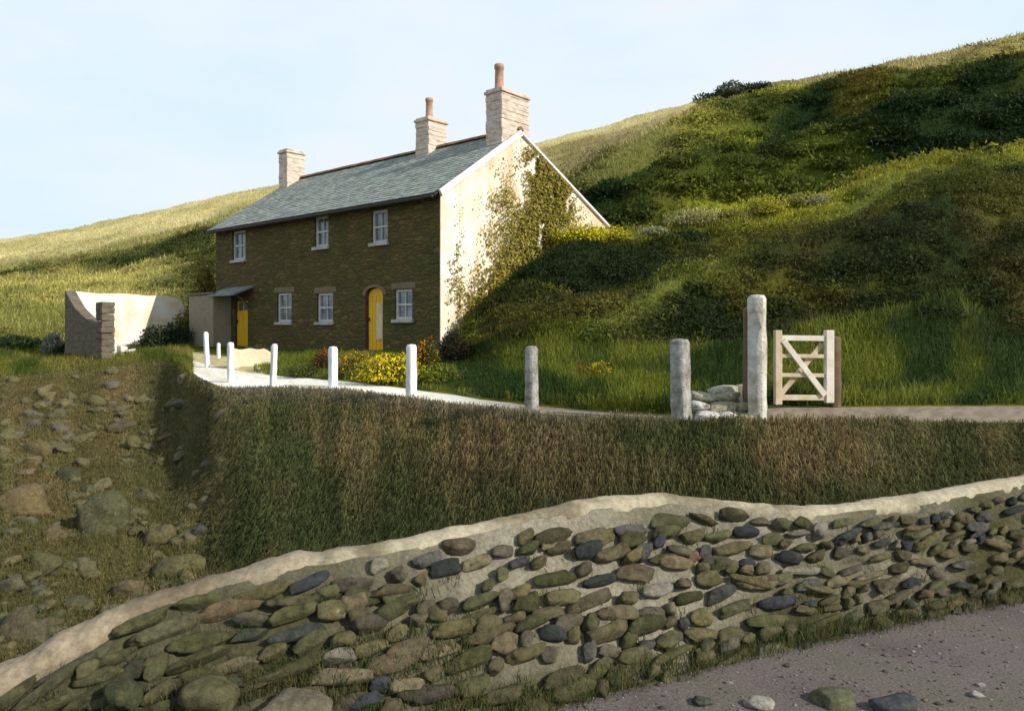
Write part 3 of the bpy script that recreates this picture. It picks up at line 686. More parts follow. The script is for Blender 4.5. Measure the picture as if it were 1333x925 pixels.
# canopy over the left door
cp = MB(); xa, xb = ops[6][0]-.55, ops[6][1]+.45; zc = ops[6][3]+.12
cp.add([(xa, -.85, zc), (xb, -.85, zc), (xb, -.002, zc+.33), (xa, -.002, zc+.33), (xa, -.85, zc+.07), (xb, -.85, zc+.07), (xb, -.002, zc+.40), (xa, -.002, zc+.40)],
       [(0, 1, 2, 3), (4, 5, 6, 7), (0, 1, 5, 4), (1, 2, 6, 5), (3, 0, 4, 7)])
cano = cp.build('door_canopy', simple('canopy_slate', [(.3, (.12, .15, .15)), (.7, (.24, .28, .27))], 4, rough=.6), house)
br = MB(); br.bar((xb-.1, -.7, zc+.02), (xb-.1, -.02, zc-.45), .05, .05); br.build('bracket', BARK, cano)
# stone lean-to at the far end of the facade
ln = MB(); lx0, lx1 = -13.9, -11.95
ln.box(lx0, lx1, -.8, -.003, -1.2, 2.1, .0); leanto = ln.build('porch_wall', simple('porch_render', [(.3, (.20, .17, .11)), (.55, (.27, .24, .17)), (.7, (.20, .20, .18))], 2.2, bsc=10), house, bevel=.03)
lc = MB(); lc.box(lx0-.05, lx1+.05, -.86, -.004, 2.102, 2.19, .01); lc.build('coping', LINT, leanto, bevel=.02)

# ------------------------------------------------------------------ ivy on the gable
def gable_pt(y, z, off): return OR + Matrix.Rotation(ANG, 3, 'Z') @ Vector((.06+off, y, z))
def gpix(px, py):
    s_ = sl(px); Y = 23+.759*s_; return s_, (HZ-py)/F*Y+.69
ivroot = empty('wall_creeper', gable_pt(5, 1, .05)); tag(ivroot, 'mustard green creeper climbing the right half of the sunlit gable', 'climbing plant')
def iv(n, seeds, size, cols):
    pts = []
    while len(pts) < n:
        cxp, cyp, rx, ry = seeds[random.randrange(len(seeds))]
        a, b_ = random.gauss(cxp, rx), random.gauss(cyp, ry)
        y, z = gpix(a, b_)
        top = EZ+fs*y if y < AY else AZ-bs*(y-AY)
        nn_ = float(fbm(np.array([a/14.]), np.array([b_/20.]), 3.0)[0])
        if .1 < y < Dh-.1 and z < top-.15 and nn_ > -.3: pts.append((y, z, abs(random.gauss(0, .09))+.02+.0*nn_))
    p = np.array([tuple(gable_pt(*q)-ivroot.location) for q in pts]); k = len(p)
    s = rng.uniform(.5, 1.3, k)*size; a = rng.normal(0, 1, (k, 3)); a /= np.linalg.norm(a, axis=1)[:, None]
    nrm = np.array([.759, -.651, .3])+rng.normal(0, .5, (k, 3)); b2 = np.cross(a, nrm); b2 /= np.linalg.norm(b2, axis=1)[:, None]; a2 = np.cross(b2, nrm); a2 /= np.linalg.norm(a2, axis=1)[:, None]
    V = np.stack([p-a2*s[:, None], p+b2*(s*.7)[:, None], p+a2*s[:, None], p-b2*(s*.7)[:, None]], 1).reshape(-1, 3)
    c = np.array([cols[i] for i in rng.integers(0, len(cols), k)])*rng.uniform(.6, 1.4, (k, 1))
    return V, np.arange(k*4).reshape(-1, 4), np.repeat(c, 4, 0)
oc = [(.34, .28, .05), (.27, .23, .04), (.40, .33, .09), (.17, .17, .035)]
V, Fa, c = iv(26000, [(706, 225, 12, 22), (715, 270, 14, 25), (695, 300, 20, 22), (690, 340, 22, 22), (665, 365, 20, 18), (712, 310, 18, 22), (640, 395, 18, 14), (728, 250, 6, 18)], .05, oc)
mk('foliage', V, Fa, LEAF, c, ivroot)
V, Fa, c = iv(1500, [(688, 205, 8, 9), (645, 262, 10, 8), (660, 280, 14, 12), (592, 345, 4, 26), (590, 395, 6, 22), (655, 245, 8, 20), (640, 310, 10, 12)], .04, oc)
mk('tendril', V, Fa, LEAF, c, ivroot)

# ------------------------------------------------------------------ ruined outbuilding on the left
def loc_box(mb, o, ang, x0, x1, y0, y1, z0, z1, jit=.02):
    mb.box(x0, x1, y0, y1, z0, z1, jit, None)
ruin = empty('ruined_outbuilding', (-17.05, 30.0, -.85), ANG); tag(ruin, 'roofless low outbuilding with bright whitewashed inner wall and shaded sloping side wall', 'outbuilding')
# bright wall runs along local +y (its face looks along +x)
m1 = MB(); top = [(0, 2.38), (.9, 2.32), (1.8, 2.36), (2.8, 2.30), (3.6, 2.34), (4.1, 2.2), (4.5, 1.8), (4.8, 1.2), (5.0, .6)]
for i in range(len(top)-1):
    (a, za), (b_, zb) = top[i], top[i+1]
    m1.add([(0, a, -.8), (0, b_, -.8), (0, b_, zb), (0, a, za), (-.35, a, -.8), (-.35, b_, -.8), (-.35, b_, zb), (-.35, a, za)], [(0, 1, 2, 3), (4, 5, 6, 7), (3, 2, 6, 7), (0, 3, 7, 4), (1, 2, 6, 5)])
mk('whitewashed_wall', m1.v, [np.array(f) for f in m1.f.values()], simple('ruin_whitewash', [(.35, (.82, .80, .76)), (.55, (.78, .70, .58)), (.7, (.66, .55, .30))], 1.1, bsc=6, bs=.7, bd=.05), None, ruin)
m2 = MB(); top = [(0, 2.4), (.5, 2.05), (1.0, 1.7), (1.6, 1.45), (2.3, 1.2), (3.1, 1.05)]
for i in range(len(top)-1):
    (a, za), (b_, zb) = top[i], top[i+1]
    m2.add([(a, -.38, -.8), (b_, -.38, -.8), (b_, -.38, zb), (a, -.38, za), (a, -.003, -.8), (b_, -.003, -.8), (b_, -.003, zb), (a, -.003, za)], [(0, 1, 2, 3), (4, 5, 6, 7), (3, 2, 6, 7), (0, 3, 7, 4), (1, 2, 6, 5)])
DST = simple('ruin_stone', [(.3, (.10, .085, .06)), (.7, (.19, .165, .12))], 3, (1, 1, 2), bsc=9, bs=.9, bd=.06)
mk('side_wall', m2.v, [np.array(f) for f in m2.f.values()], DST, None, ruin)
m3 = MB(); z = -.6
while z < 1.8: m3.box(3.15, 3.65, -.45, .0, z, z+.22, .02); z += .225
m3.build('stone_pier', DST, ruin, bevel=.02)
m4 = MB()
for i in range(3): m4.box(2.2, 2.6, .3+i*.3, .55+i*.3, -.5, .35-.1*i, .06)
m4.build('fallen_masonry', WHITE, ruin, bevel=.04)
def gp(px, Y):
    p = atY(px, Y); return (float(p[0]), float(p[1]), float(p[2]))
bush('rounded_bush', 'dark green rounded bush at the right end of the ruined outbuilding', 'bush', gp(210, 31), 1.0, 1.15, 3500, .06, [(.03, .05, .025), (.04, .06, .02)])
bush('rounded_bush', 'bushy yellow-green shrub between the ruin and the cottage lean-to', 'bush', gp(244, 32), .7, 1.7, 3000, .06, [(.16, .15, .03), (.09, .11, .02), (.22, .17, .04)])
bush('rounded_bush', 'pale grey-leaved shrub left of the ruined outbuilding', 'bush', gp(70, 31), .55, 1.0, 2200, .05, [(.24, .25, .20), (.32, .33, .28)])
bush('rounded_bush', 'low dark shrub between the pale shrub and the ruin wall', 'bush', gp(84, 30.3), .5, .6, 1800, .05, [(.02, .035, .02)])
bush('rounded_bush', 'dark evergreen shrub at the far left edge above the bank', 'bush', gp(25, 32), 1.2, .7, 2600, .06, [(.025, .045, .02), (.04, .07, .02)])
bush('rounded_bush', 'ochre shrub growing up the corner of the slate roof at the cottage far end', 'bush', gp(268, 35), .9, 3.6, 5000, .08, [(.16, .15, .03), (.05, .08, .02), (.22, .18, .04)])

# ------------------------------------------------------------------ granite and wooden posts
GRAN = simple('granite', [(.35, (.17, .16, .12)), (.5, (.33, .32, .29)), (.62, (.46, .45, .43))], 7, bsc=22, bs=1., bd=.03)
PAINT = simple('white_post_paint', [(.3, (.66, .66, .66)), (.7, (.82, .82, .82))], 5, bsc=20)
PALEST = simple('pale_stone', [(.35, (.36, .32, .23)), (.5, (.58, .55, .47)), (.65, (.72, .70, .64))], 5, bsc=20, bs=1., bd=.03)
def post(name, label, px, pyb, h, w, mat, lean=(0, 0), d=None, rot=None, group='posts along the edge of the path', cap=None, cat='post', Y=None):
    if Y is None: p, _ = hit(px, pyb, 'F', 'I')
    else: p = atY(px, Y)
    d = d or w; mb = []
    ns, nr = 9, 12; V = []; 
    for i in range(ns+1):
        f = i/ns; s_ = 1-.06*f
        if i == ns: s_ = .72
        zz = -.25+(h+.25)*(f if i < ns else 1) - (0 if i < ns else -.0)
        if i == ns-1: zz = h-.05
        for k in range(nr):
            a = 2*math.pi*k/nr; e = .38
            cx_ = math.copysign(abs(math.cos(a))**e, math.cos(a)); sy_ = math.copysign(abs(math.sin(a))**e, math.sin(a))
            V.append((cx_*w/2*s_+lean[0]*f*h+random.gauss(0, w*.03), sy_*d/2*s_+lean[1]*f*h+random.gauss(0, w*.03), zz))
    V.append((lean[0]*h, lean[1]*h, h+.012))
    Fq = [(i*nr+k, i*nr+(k+1) % nr, (i+1)*nr+(k+1) % nr, (i+1)*nr+k) for i in range(ns) for k in range(nr)]
    Ft = [(ns*nr+k, ns*nr+(k+1) % nr, len(V)-1) for k in range(nr)]
    o = mk(name, V, [np.array(Fq), np.array(Ft)], mat, None, None, True)
    o.location = (float(p[0]), float(p[1]), float(p[2])); o.rotation_euler = (0, 0, ANG if rot is None else rot)
    tag(o, label, cat, group); return o
pW = 'thin white wooden post '
post('path_post', 'thin white post leaning left at the far corner of the pale path', 270, 478, 1.05, .13, PAINT, (-.12, 0))
post('path_post', 'short faint white post seen between the two leftmost white posts', 284, 466, .5, .11, PAINT, (0, 0))
post('path_post', 'thin white post in front of the low cream garden wall', 300, 497, .95, .14, PAINT, (-.02, 0))
post('path_post', 'slim white post leaning right just beyond the cream garden wall', 354, 503, .93, .12, PAINT, (.1, 0))
post('path_post', 'white post in front of the red flowers and the middle ground-floor windows', 433, 503, .85, .17, PAINT, (.0, 0))
post('path_post', 'bright white post beside the yellow flowers below the arched door', 535, 517, .97, .17, PAINT, (.0, 0))
post('path_post', 'plain grey stone post standing alone at the foot of the green slope', 692, 534, .98, .17, GRAN, (-.01, 0))
post('path_post', 'thick grey granite post at the left end of the stone steps', 887, 546, 1.10, .235, GRAN, (-.03, 0))
post('tall_post', 'tallest pale stone post with notched top between the steps and the gate', 985, 546, 1.70, .235, PALEST, (0, 0), .2, rot=R(-35))
# ------------------------------------------------------------------ gate
WOOD = simple('weathered_wood', [(.3, (.40, .31, .18)), (.5, (.52, .43, .29)), (.7, (.62, .55, .42))], 5, (1, 1, 1), bsc=25)
WOODL = simple('pale_wood', [(.3, (.56, .50, .40)), (.7, (.74, .70, .62))], 5, bsc=25)
gp0 = atY(1008, 12.0); gz = (HZ-523)/F*12.0
Wd = 1.0; gate = empty('wooden_gate', (float(gp0[0]), 12.0, gz), R(6)); tag(gate, 'small pale wooden field gate with diagonal braces beside the tall post', 'gate')
g = MB(); g.bar((.05, 0, -.04), (.05, 0, 1.12), .11, .09); g.build('gate_stile', WOOD, gate, bevel=.008)
g = MB(); g.bar((.89, 0, -.02), (.89, 0, 1.12), .13, .10); g.build('gate_stile', WOODL, gate, bevel=.008)  # sunlit look of this stile is put in by the paler wood
for zz, hgt, mm in ((1.0, .085, WOODL), (.72, .06, WOOD), (.42, .06, WOOD), (.07, .085, WOOD)):
    g = MB(); g.bar((.105, 0, zz), (.825, 0, zz-.01), .05, hgt); g.build('gate_rail', mm, gate, bevel=.006)
g = MB(); g.bar((.12, -.045, .96), (.80, -.045, .10), .035, .09); g.build('gate_brace', WOODL, gate, bevel=.006)
g = MB(); g.bar((.80, .045, .90), (.12, .045, .12), .035, .08); g.build('gate_brace', WOOD, gate, bevel=.006)
post('gate_and_shade_post', 'dark brown wooden gate post on the right of the gate', 1087, 527, 1.12, .15, simple('dark_post_wood', [(.3, (.10, .07, .04)), (.7, (.17, .12, .07))], 5, bsc=20), group=None, rot=0, Y=12.25)
post('gate_and_shade_post', 'added dark strip standing in for the shaded left side of the tall pale post', 975, 535, 1.55, .16, bpy.data.materials['dark_post_wood'], group=None, rot=0, Y=10.75)  # no real post: dark strip added as the tall post's shaded side

# ------------------------------------------------------------------ stones
def ico():
    import bmesh
    bm = bmesh.new(); bmesh.ops.create_icosphere(bm, subdivisions=3, radius=1)
    V = np.array([v.co[:] for v in bm.verts]); Fa = np.array([[v.index for v in f.verts] for f in bm.faces]); bm.free(); return V, Fa
IV, IF = ico()
def rock(c, ax, sx, sy, sz, seed, box=.55, rough=.16):
    """rounded irregular stone; ax = 3x3 (columns) orientation"""
    V = np.sign(IV)*abs(IV)**box if box < 1 else IV.copy()
    V = V/np.maximum(1, np.linalg.norm(V, axis=1)[:, None]**.5)
    rs = np.random.default_rng(int(seed)*13+5)
    for _ in range(9):
        nn = rs.normal(0, 1, 3); nn /= np.linalg.norm(nn); dd = V@nn; V = V-np.maximum(0, dd-rs.uniform(.62, .9))[:, None]*nn*.92
    d = 1+.035*fbm(IV[:, 0]*5+seed, IV[:, 1]*5, IV[:, 2]*5, 3)+rough*fbm(IV[:, 0]*1.3+seed*7.1, IV[:, 1]*1.3+seed*3.3, IV[:, 2]*1.3, 3)*2
    V = V*d[:, None]*np.array([sx, sy, sz])/2
    return V@np.asarray(ax).T + np.asarray(c)
# the near stone wall
crest = np.array([(p, y, (HZ-q)/F*y) for p, y, q in CREST]); base = np.array(BASE)
def wallpt(px, f):
    """point on the wall face; f=0 foot, 1 crest"""
    yc = np.interp(px, crest[:, 0], crest[:, 1]); zc_ = np.interp(px, crest[:, 0], crest[:, 2])
    yb = np.interp(px, base[:, 0], base[:, 1]); zb = np.interp(px, base[:, 0], base[:, 2])-.03
    y = yb+(yc-yb)*f; z = zb+(zc_-zb)*(f**.92)
    return np.array([(px-CX)/F*y, y, z])
wall = empty('field_stone_wall', tuple(wallpt(700, 0))); tag(wall, 'rubble stone wall with pale mortar and a smooth cream top curving beside the road', 'wall')
wo = np.array(wall.location)
pxs = np.linspace(-700, 1900, 900); fsn = np.linspace(0, 1, 34)
Vw = np.array([[wallpt(p, f) for p in pxs] for f in fsn]); Vw = Vw.reshape(-1, 3)
Vw[:, 1] += .05*fbm(Vw[:, 0]*7, Vw[:, 2]*11, 0., 4)+.012
fw_ = np.repeat(fsn, len(pxs)); pw_ = np.tile(pxs, len(fsn))
nm = fbm(Vw[:, 0]*1.1, Vw[:, 2]*2.2, 2., 4); cream = np.exp(-((pw_-740)/np.where(pw_ > 740, 520., 290.))**2)*(.35+.45*sstep(.1, .5, fw_))
cm = lerpc((.075, .075, .035), (.37, .335, .265), np.clip(cream*1.0+nm*.6, 0, 1))
moss = sstep(.2, .0, fw_+.25*nm)+(1-sstep(150, 520, pw_))*.8
cm = cm+(np.array((.085, .083, .042))-cm)*np.clip(moss*.85, 0, 1)[:, None]
mortar = attrground('mortar', 14, 1., .035)
mk('mortar_face', Vw-wo, grid_faces(len(pxs), len(fsn)), mortar, cm, wall, True)
# back of the wall
Vb = []
for p in pxs[::4]:
    q = wallpt(p, 1); Vb += [q+[0, .06, .0], q+[0, .24, .0], q+[0, .32, -1.6]]
Vb = np.array(Vb)-wo; n_ = len(pxs[::4]); Fb = np.array([(i*3+k, i*3+3+k, i*3+4+k, i*3+1+k) for i in range(n_-1) for k in (0, 1)])
mk('wall_back', Vb, Fb, STONE, np.full((len(Vb), 3), (.12, .11, .07)), wall, True)
SC = [(.15, .135, .062), (.12, .105, .055), (.17, .14, .085), (.11, .115, .055), (.19, .165, .10), (.13, .115, .085), (.055, .062, .078), (.045, .055, .052), (.19, .12, .08), (.10, .10, .095), (.085, .09, .035), (.25, .235, .19)]
SW = np.array([4, 4, 3, 4, 2, 3, 1.1, 1.6, .35, 2, 3, 1.2]); SW = SW/SW.sum()
Vs_, Fs_, Cs_ = [], [], []; nb = 0; k = 0
x_ = -250.
NC = 11
for r in range(NC):
    px = -320 + rng.uniform(0, 60)
    f0 = (r+.5)/NC*.93+.0
    while px < 1560:
        h = 1./NC*.93; a = wallpt(px, f0); wd = rng.choice([.11, .15, .2, .26, .33])*rng.uniform(.85, 1.2)*(1.25 if px < 350 else (.8 if px > 1050 else 1))
        dpx = wd/np.interp(px, crest[:, 0], crest[:, 1])*F*.93
        pc = px+dpx/2; px += dpx*.93
        if rng.random() < .04: continue
        f = f0+rng.normal(0, .02)+.03*math.sin(pc/60.+r)
        c = wallpt(pc, f); e1 = wallpt(pc+20, f)-wallpt(pc-20, f); e1 /= np.linalg.norm(e1)
        e2 = wallpt(pc, min(f+.05, 1))-wallpt(pc, f-.05); hh = np.linalg.norm(e2)/(.1)*h; e2 /= np.linalg.norm(e2)
        e3 = np.cross(e1, e2); e3 /= np.linalg.norm(e3)
        th = rng.normal(0, .16); e1, e2 = e1*math.cos(th)+e2*math.sin(th), e2*math.cos(th)-e1*math.sin(th)
        rel = rng.uniform(.035, .075)
        V = rock(c-wo-e3*(.02 if e3[1] < 0 else -.02)*-1, np.stack([e1, e2, e3], 1), wd*rng.uniform(.86, 1.06), hh*rng.uniform(.75, 1.35), rel*1.6, k, .6, .16)
        col = np.array(SC[rng.choice(len(SC), p=SW)])*rng.uniform(.6, 1.15)
        g_ = float(np.clip((1-sstep(120, 480, np.array([pc])))[0]*.7+(.55 if f < .18 else 0), 0, .8))
        col = col*(1-g_)+np.array((.075, .08, .032))*g_*rng.uniform(.7, 1.6)
        Vs_.append(V); Fs_.append(IF+nb); Cs_.append(np.repeat(col[None], len(V), 0)); nb += len(V); k += 1
mk('rubble_stones', np.concatenate(Vs_), np.concatenate(Fs_), STONE, np.concatenate(Cs_), wall, True)
# coping: rounded mortar ridge following the crest
pc_ = np.linspace(-700, 1900, 1000); nr = 12; Vc = []
for p in pc_:
    q = wallpt(p, 1); w_ = np.interp(p, [-100, 100, 300, 700, 900, 1333], [.34, .30, .21, .18, .2, .21]); h_ = w_*.36
    a_ = float(noise(np.array([p/31.]), np.array([0.]))[0])*.6; a2 = float(noise(np.array([p/70.]), np.array([4.]))[0])
    kk = 1+.16*a_+.14*a2
    for i in range(nr):
        t_ = 2*math.pi*i/nr
        Vc.append(q+[0, .13+math.cos(t_)*w_*.62*kk, -.03+math.sin(t_)*h_*kk])
Vc = np.array(Vc); Vc += (.014*np.stack([fbm(Vc[:, 0]*11, Vc[:, 1]*11, Vc[:, 2]*11+i*9) for i in range(3)], -1))
pr = np.repeat(pc_, nr); nn_ = fbm(pr/60., Vc[:, 1]*4, 1.)
cc = lerpc((.20, .17, .115), (.37, .33, .245), sstep(-.3, .3, nn_)); lf = 1-sstep(250, 640, pr)
cc = cc+(lerpc((.15, .125, .085), (.25, .205, .15), sstep(-.3, .3, nn_))-cc)*(lf*.9)[:, None]
Fc = np.array([(i*nr+j, i*nr+(j+1) % nr, (i+1)*nr+(j+1) % nr, (i+1)*nr+j) for i in range(len(pc_)-1) for j in range(nr)])
mk('coping', Vc-wo, Fc, attrground('coping_mortar', 9, .6, .015), cc, wall, True)

def boulder(name, label, p, sx, sy, sz, seed, col, tilt=0., group='boulders in the gully', sink=.36):
    a = rng.uniform(-.5, .5); ax = np.array(Matrix.Rotation(a, 3, 'Z') @ Matrix.Rotation(tilt, 3, 'Y'))
    V = rock((0, 0, sz*(.5-sink)), ax, sx, sy, sz, seed, .75, .3)
    o = mk(name, V, IF, STONE, np.repeat(np.array(col)[None], len(V), 0), None, True); o.location = tuple(float(q) for q in p)
    tag(o, label, 'rock', group); return o
bl = [(132, 690, 66, 44, 'large rounded mossy boulder in the middle of the rocky slope', (.085, .09, .045)),
      (28, 832, 62, 44, 'wide rounded brown boulder at the left edge just behind the wall', (.11, .10, .06)),
      (84, 838, 30, 20, 'small pale boulder beside the wide brown boulder near the left edge', (.17, .14, .085)),
      (32, 662, 62, 34, 'tan boulder at the left edge level with the large mossy boulder', (.16, .125, .06)),
      (165, 775, 46, 22, 'flat brown rock low on the slope below the large mossy boulder', (.14, .115, .065)),
      (60, 742, 44, 24, 'dull green rock left of the middle of the slope', (.10, .10, .045)),
      (232, 745, 58, 24, 'long slanting rock slab nearest to the wall right of the slope', (.115, .11, .05)),
      (208, 705, 46, 26, 'slanting olive slab right of the large mossy boulder', (.125, .11, .05)),
      (150, 805, 38, 20, 'low rock half hidden behind the wall top on the left', (.12, .11, .06)),
      (52, 590, 40, 20, 'mid-sized ochre rock high on the slope near the left edge', (.13, .105, .05)),
      (110, 742, 26, 16, 'small round stone under the large mossy boulder', (.13, .12, .07)),
      (15, 770, 36, 22, 'grey-brown rock at the very left edge above the wide boulder', (.12, .11, .07)),
      (100, 790, 34, 17, 'small flat stone midway between the wall and the mossy boulder', (.10, .10, .05)),
      (190, 650, 30, 17, 'small brown rock above the slanting olive slab', (.09, .085, .04)),
      (88, 625, 36, 18, 'dark mossy rock above and left of the large boulder', (.06, .065, .03)),
      (160, 560, 34, 14, 'highest small rock, just under the grassy bank corner', (.10, .08, .045)),
      (262, 700, 26, 18, 'small grey stone at the foot of the steep bank', (.075, .08, .07)),
      (70, 700, 30, 18, 'small brown stone left of the large mossy boulder', (.13, .10, .055))]
for i, (px, py, w_, h_, lab, col) in enumerate(bl):
    p, _ = hit(px, py, 'D', 'G'); Y = p[1]; s_ = Y/F
    boulder('boulder', lab, p, w_*s_*1.05, w_*s_*.8, h_*s_*1.5, i+40, col, tilt=rng.uniform(-.25, .25))
px, v, p = scatter(420, -60, 300, VN['D'], VN['G']-.15, lambda a, b: (.15+sstep(-.1, .3, fbm(a/40., b*3, 5.)))*(1-.8*sstep(VN['F'], VN['G'], b))*(1-.6*sstep(240, 290, a)))
Vs_, Fs_, Cs_ = [], [], []; nb = 0
for i in range(len(px)):
    s_ = p[i][1]/F*rng.choice([6, 9, 14, 22]); ax = np.array(Matrix.Rotation(rng.uniform(-.6, .6), 3, 'Y') @ Matrix.Rotation(rng.uniform(0, 3), 3, 'Z'))
    V = rock(p[i]+[0, 0, .02], ax, s_*rng.uniform(.8, 1.6), s_, s_*rng.uniform(.5, .9), 300+i, .8, .3)
    col = bank_col(px[i:i+1], v[i:i+1], None)[0]*.5+np.array([(.10, .095, .05), (.15, .125, .075), (.07, .08, .045), (.08, .085, .085)][rng.integers(4)])*.7
    Vs_.append(V); Fs_.append(IF+nb); nb += len(V); Cs_.append(np.repeat(col[None], len(V), 0))
tag(mk('scree', np.concatenate(Vs_), np.concatenate(Fs_), STONE, np.concatenate(Cs_), None, True), 'small half-buried stones scattered over the slope around the boulders', 'rubble', kind='stuff')
# rocks at the foot of the wall on the road side
for i, (px, py, Y, w_, h_, lab, col) in enumerate([
        (272, 905, 3.55, 75, 34, 'wide olive boulder on the wall foot at the bottom left', (.13, .125, .06)),
        (385, 925, 3.55, 105, 44, 'largest pale brown boulder on the bottom edge left of centre', (.19, .17, .12)),
        (430, 785, 4.12, 36, 30, 'dark green stone jutting out just under the wall top', (.05, .06, .025)),
        (160, 905, 3.45, 50, 30, 'mossy stone at the lower left between wall top and olive boulder', (.07, .08, .035))]):
    s_ = Y/F; z = (HZ-py)/F*Y
    V = rock((0, 0, 0), np.eye(3), w_*s_, w_*s_*.8, h_*s_*1.4, 90+i, .8, .16)
    o = mk('boulder', V, IF, STONE, np.repeat(np.array(col)[None], len(V), 0), None, True); o.location = ((px-CX)/F*Y, Y, z)
    tag(o, lab, 'rock', 'boulders set at the foot of the wall')
# loose stones on the road
for i, (px, py, w_, lab, col) in enumerate([
        (985, 918, 40, 'pale flat stone lying on the road at the bottom edge', (.40, .39, .36)),
        (1085, 915, 56, 'mossy grey stone lying on the road right of the pale flat one', (.14, .15, .09)),
        (1165, 922, 62, 'blue-grey stone lying on the road at the bottom right', (.075, .085, .10)),
        (915, 915, 30, 'small dark stone on the road near the wall foot', (.09, .10, .08)),
        (1270, 905, 20, 'small white stone near the right bottom corner of the road', (.45, .44, .44))]):
    Y = 2.0*F/(py-HZ); s_ = Y/F
    V = rock((0, 0, w_*s_*.08), np.eye(3), w_*s_, w_*s_*.8, w_*s_*.42, 120+i, .85, .2)
    o = mk('loose_stone', V, IF, STONE, np.repeat(np.array(col)[None], len(V), 0), None, True); o.location = ((px-CX)/F*Y, Y, -2.0)
    tag(o, lab, 'rock', 'loose stones on the road')
# grit on the road
V, Fs2, C2 = [], [], []; nb = 0
import bmesh as _b
bm = _b.new(); _b.ops.create_icosphere(bm, subdivisions=1, radius=1); I1 = np.array([v.co[:] for v in bm.verts]); J1 = np.array([[v.index for v in f.verts] for f in bm.faces]); bm.free()
for i in range(2600):
    px = rng.uniform(500, 1500); yb = np.interp(px, base[:, 0], base[:, 1]); Y = rng.uniform(2.6, yb)
    s = rng.uniform(.003, .011)*(2.2 if rng.random() < .05 else 1)
    V.append(I1*[s*rng.uniform(.7, 1.4), s, s*.6]+[(px-CX)/F*Y, Y, -2.0+s*.2]); Fs2.append(J1+nb); nb += len(I1)
    C2.append(np.repeat((np.array([(.16, .14, .13), (.24, .22, .21), (.11, .10, .10), (.34, .32, .32)][rng.integers(4)]))[None], len(I1), 0))
tag(mk('road_gravel', np.concatenate(V), np.concatenate(Fs2), STONE, np.concatenate(C2)), 'loose grey and mauve grit scattered over the road', 'gravel', kind='stuff')
# moss / grass at wall foot, between the stones and behind the crest
sp = []
for i in range(520):
    px = rng.uniform(560, 1500); q = wallpt(px, rng.uniform(-.02, .14)); sp.append(q+[0, -.03, 0])
for i in range(500):
    px = rng.uniform(-60, 620); q = wallpt(px, rng.uniform(0, .55)); sp.append(q+[0, -.03, 0])
for i in range(150):
    px = rng.uniform(-60, 1500); q = wallpt(px, rng.uniform(.1, .9)); sp.append(q+[0, -.01, 0])
V1 = tufts(sp, (.025, .085), (.003, .007), [(.045, .07, .018), (.08, .085, .025), (.10, .09, .035), (.04, .055, .02)], 16, .035)
V2_ = tufts([wallpt(rng.uniform(-60, 1480), 1)+[0, rng.uniform(.3, .8), -.35] for i in range(700)], (.12, .34), (.006, .012), [(.045, .06, .018), (.08, .07, .025), (.03, .045, .015)], 18, .1)
V, Fa, c = join([V1, V2_])
tag(mk('wall_moss', V, Fa, GRASS, c), 'moss and short grass growing in and behind the rubble wall', 'grass', kind='stuff')

# ------------------------------------------------------------------ stone steps between the posts
steps = empty('stone_steps', tuple(float(q) for q in atY(935, 10.9))); tag(steps, 'low whitewashed stone steps between the granite post and the tall post', 'steps')
so = np.array(steps.location)
for r, (z_, y_, dpt, x0_, x1_) in enumerate([(0.03, -.32, .3, -.42, .5), (.15, -.14, .28, -.42, .52), (.27, .03, .3, -.42, .53), (.37, .2, .28, -.05, .50)]):
    Vs_, Fs_, Cs_ = [], [], []; nb = 0; x = x0_
    while x < x1_-.08:
        w_ = rng.uniform(.2, .42); w_ = min(w_, x1_-x+.04)
        V = rock((x+w_/2, y_, z_+rng.normal(0, .008)), Matrix.Rotation(rng.normal(0, .06), 3, 'Y'), w_*1.3, dpt*1.2, .185, 200+r*7+nb % 13, .35, .08)
        col = np.array([(.62, .62, .60), (.50, .48, .40), (.70, .70, .70), (.40, .38, .28)][rng.integers(4)])
        Vs_.append(V); Fs_.append(IF+nb); Cs_.append(np.repeat(col[None], len(V), 0)); nb += len(V); x += w_*.98
    mk('step', np.concatenate(Vs_), np.concatenate(Fs_), STONE, np.concatenate(Cs_), steps, True)
# low cream garden wall beside the white posts
p = atY(318, 22.6); gwl = MB()
nx = 14; tp = [.5+.02*math.sin(i*1.3)-.22*max(0, (i-10)/4) for i in range(nx+1)]
for i in range(nx):
    a, b_ = i*.1, (i+1)*.1
    gwl.add([(a, -.16, -.3), (b_, -.16, -.3), (b_, -.15, tp[i+1]), (a, -.15, tp[i]), (a, .16, -.3), (b_, .16, -.3), (b_, .15, tp[i+1]), (a, .15, tp[i])], [(0, 1, 2, 3), (4, 5, 6, 7), (3, 2, 6, 7)]+([(0, 3, 7, 4)] if i == 0 else [])+([(1, 2, 6, 5)] if i == nx-1 else []))
o = gwl.build('garden_wall', simple('cream_render', [(.35, (.66, .58, .36)), (.7, (.76, .69, .50))], 2, bsc=10, bs=.6, bd=.04), bevel=.03)
o.location = (float(p[0])-.5, float(p[1]), float(p[2])); o.rotation_euler = (0, 0, R(15)); tag(o, 'short low cream garden wall behind the leftmost white posts', 'wall')

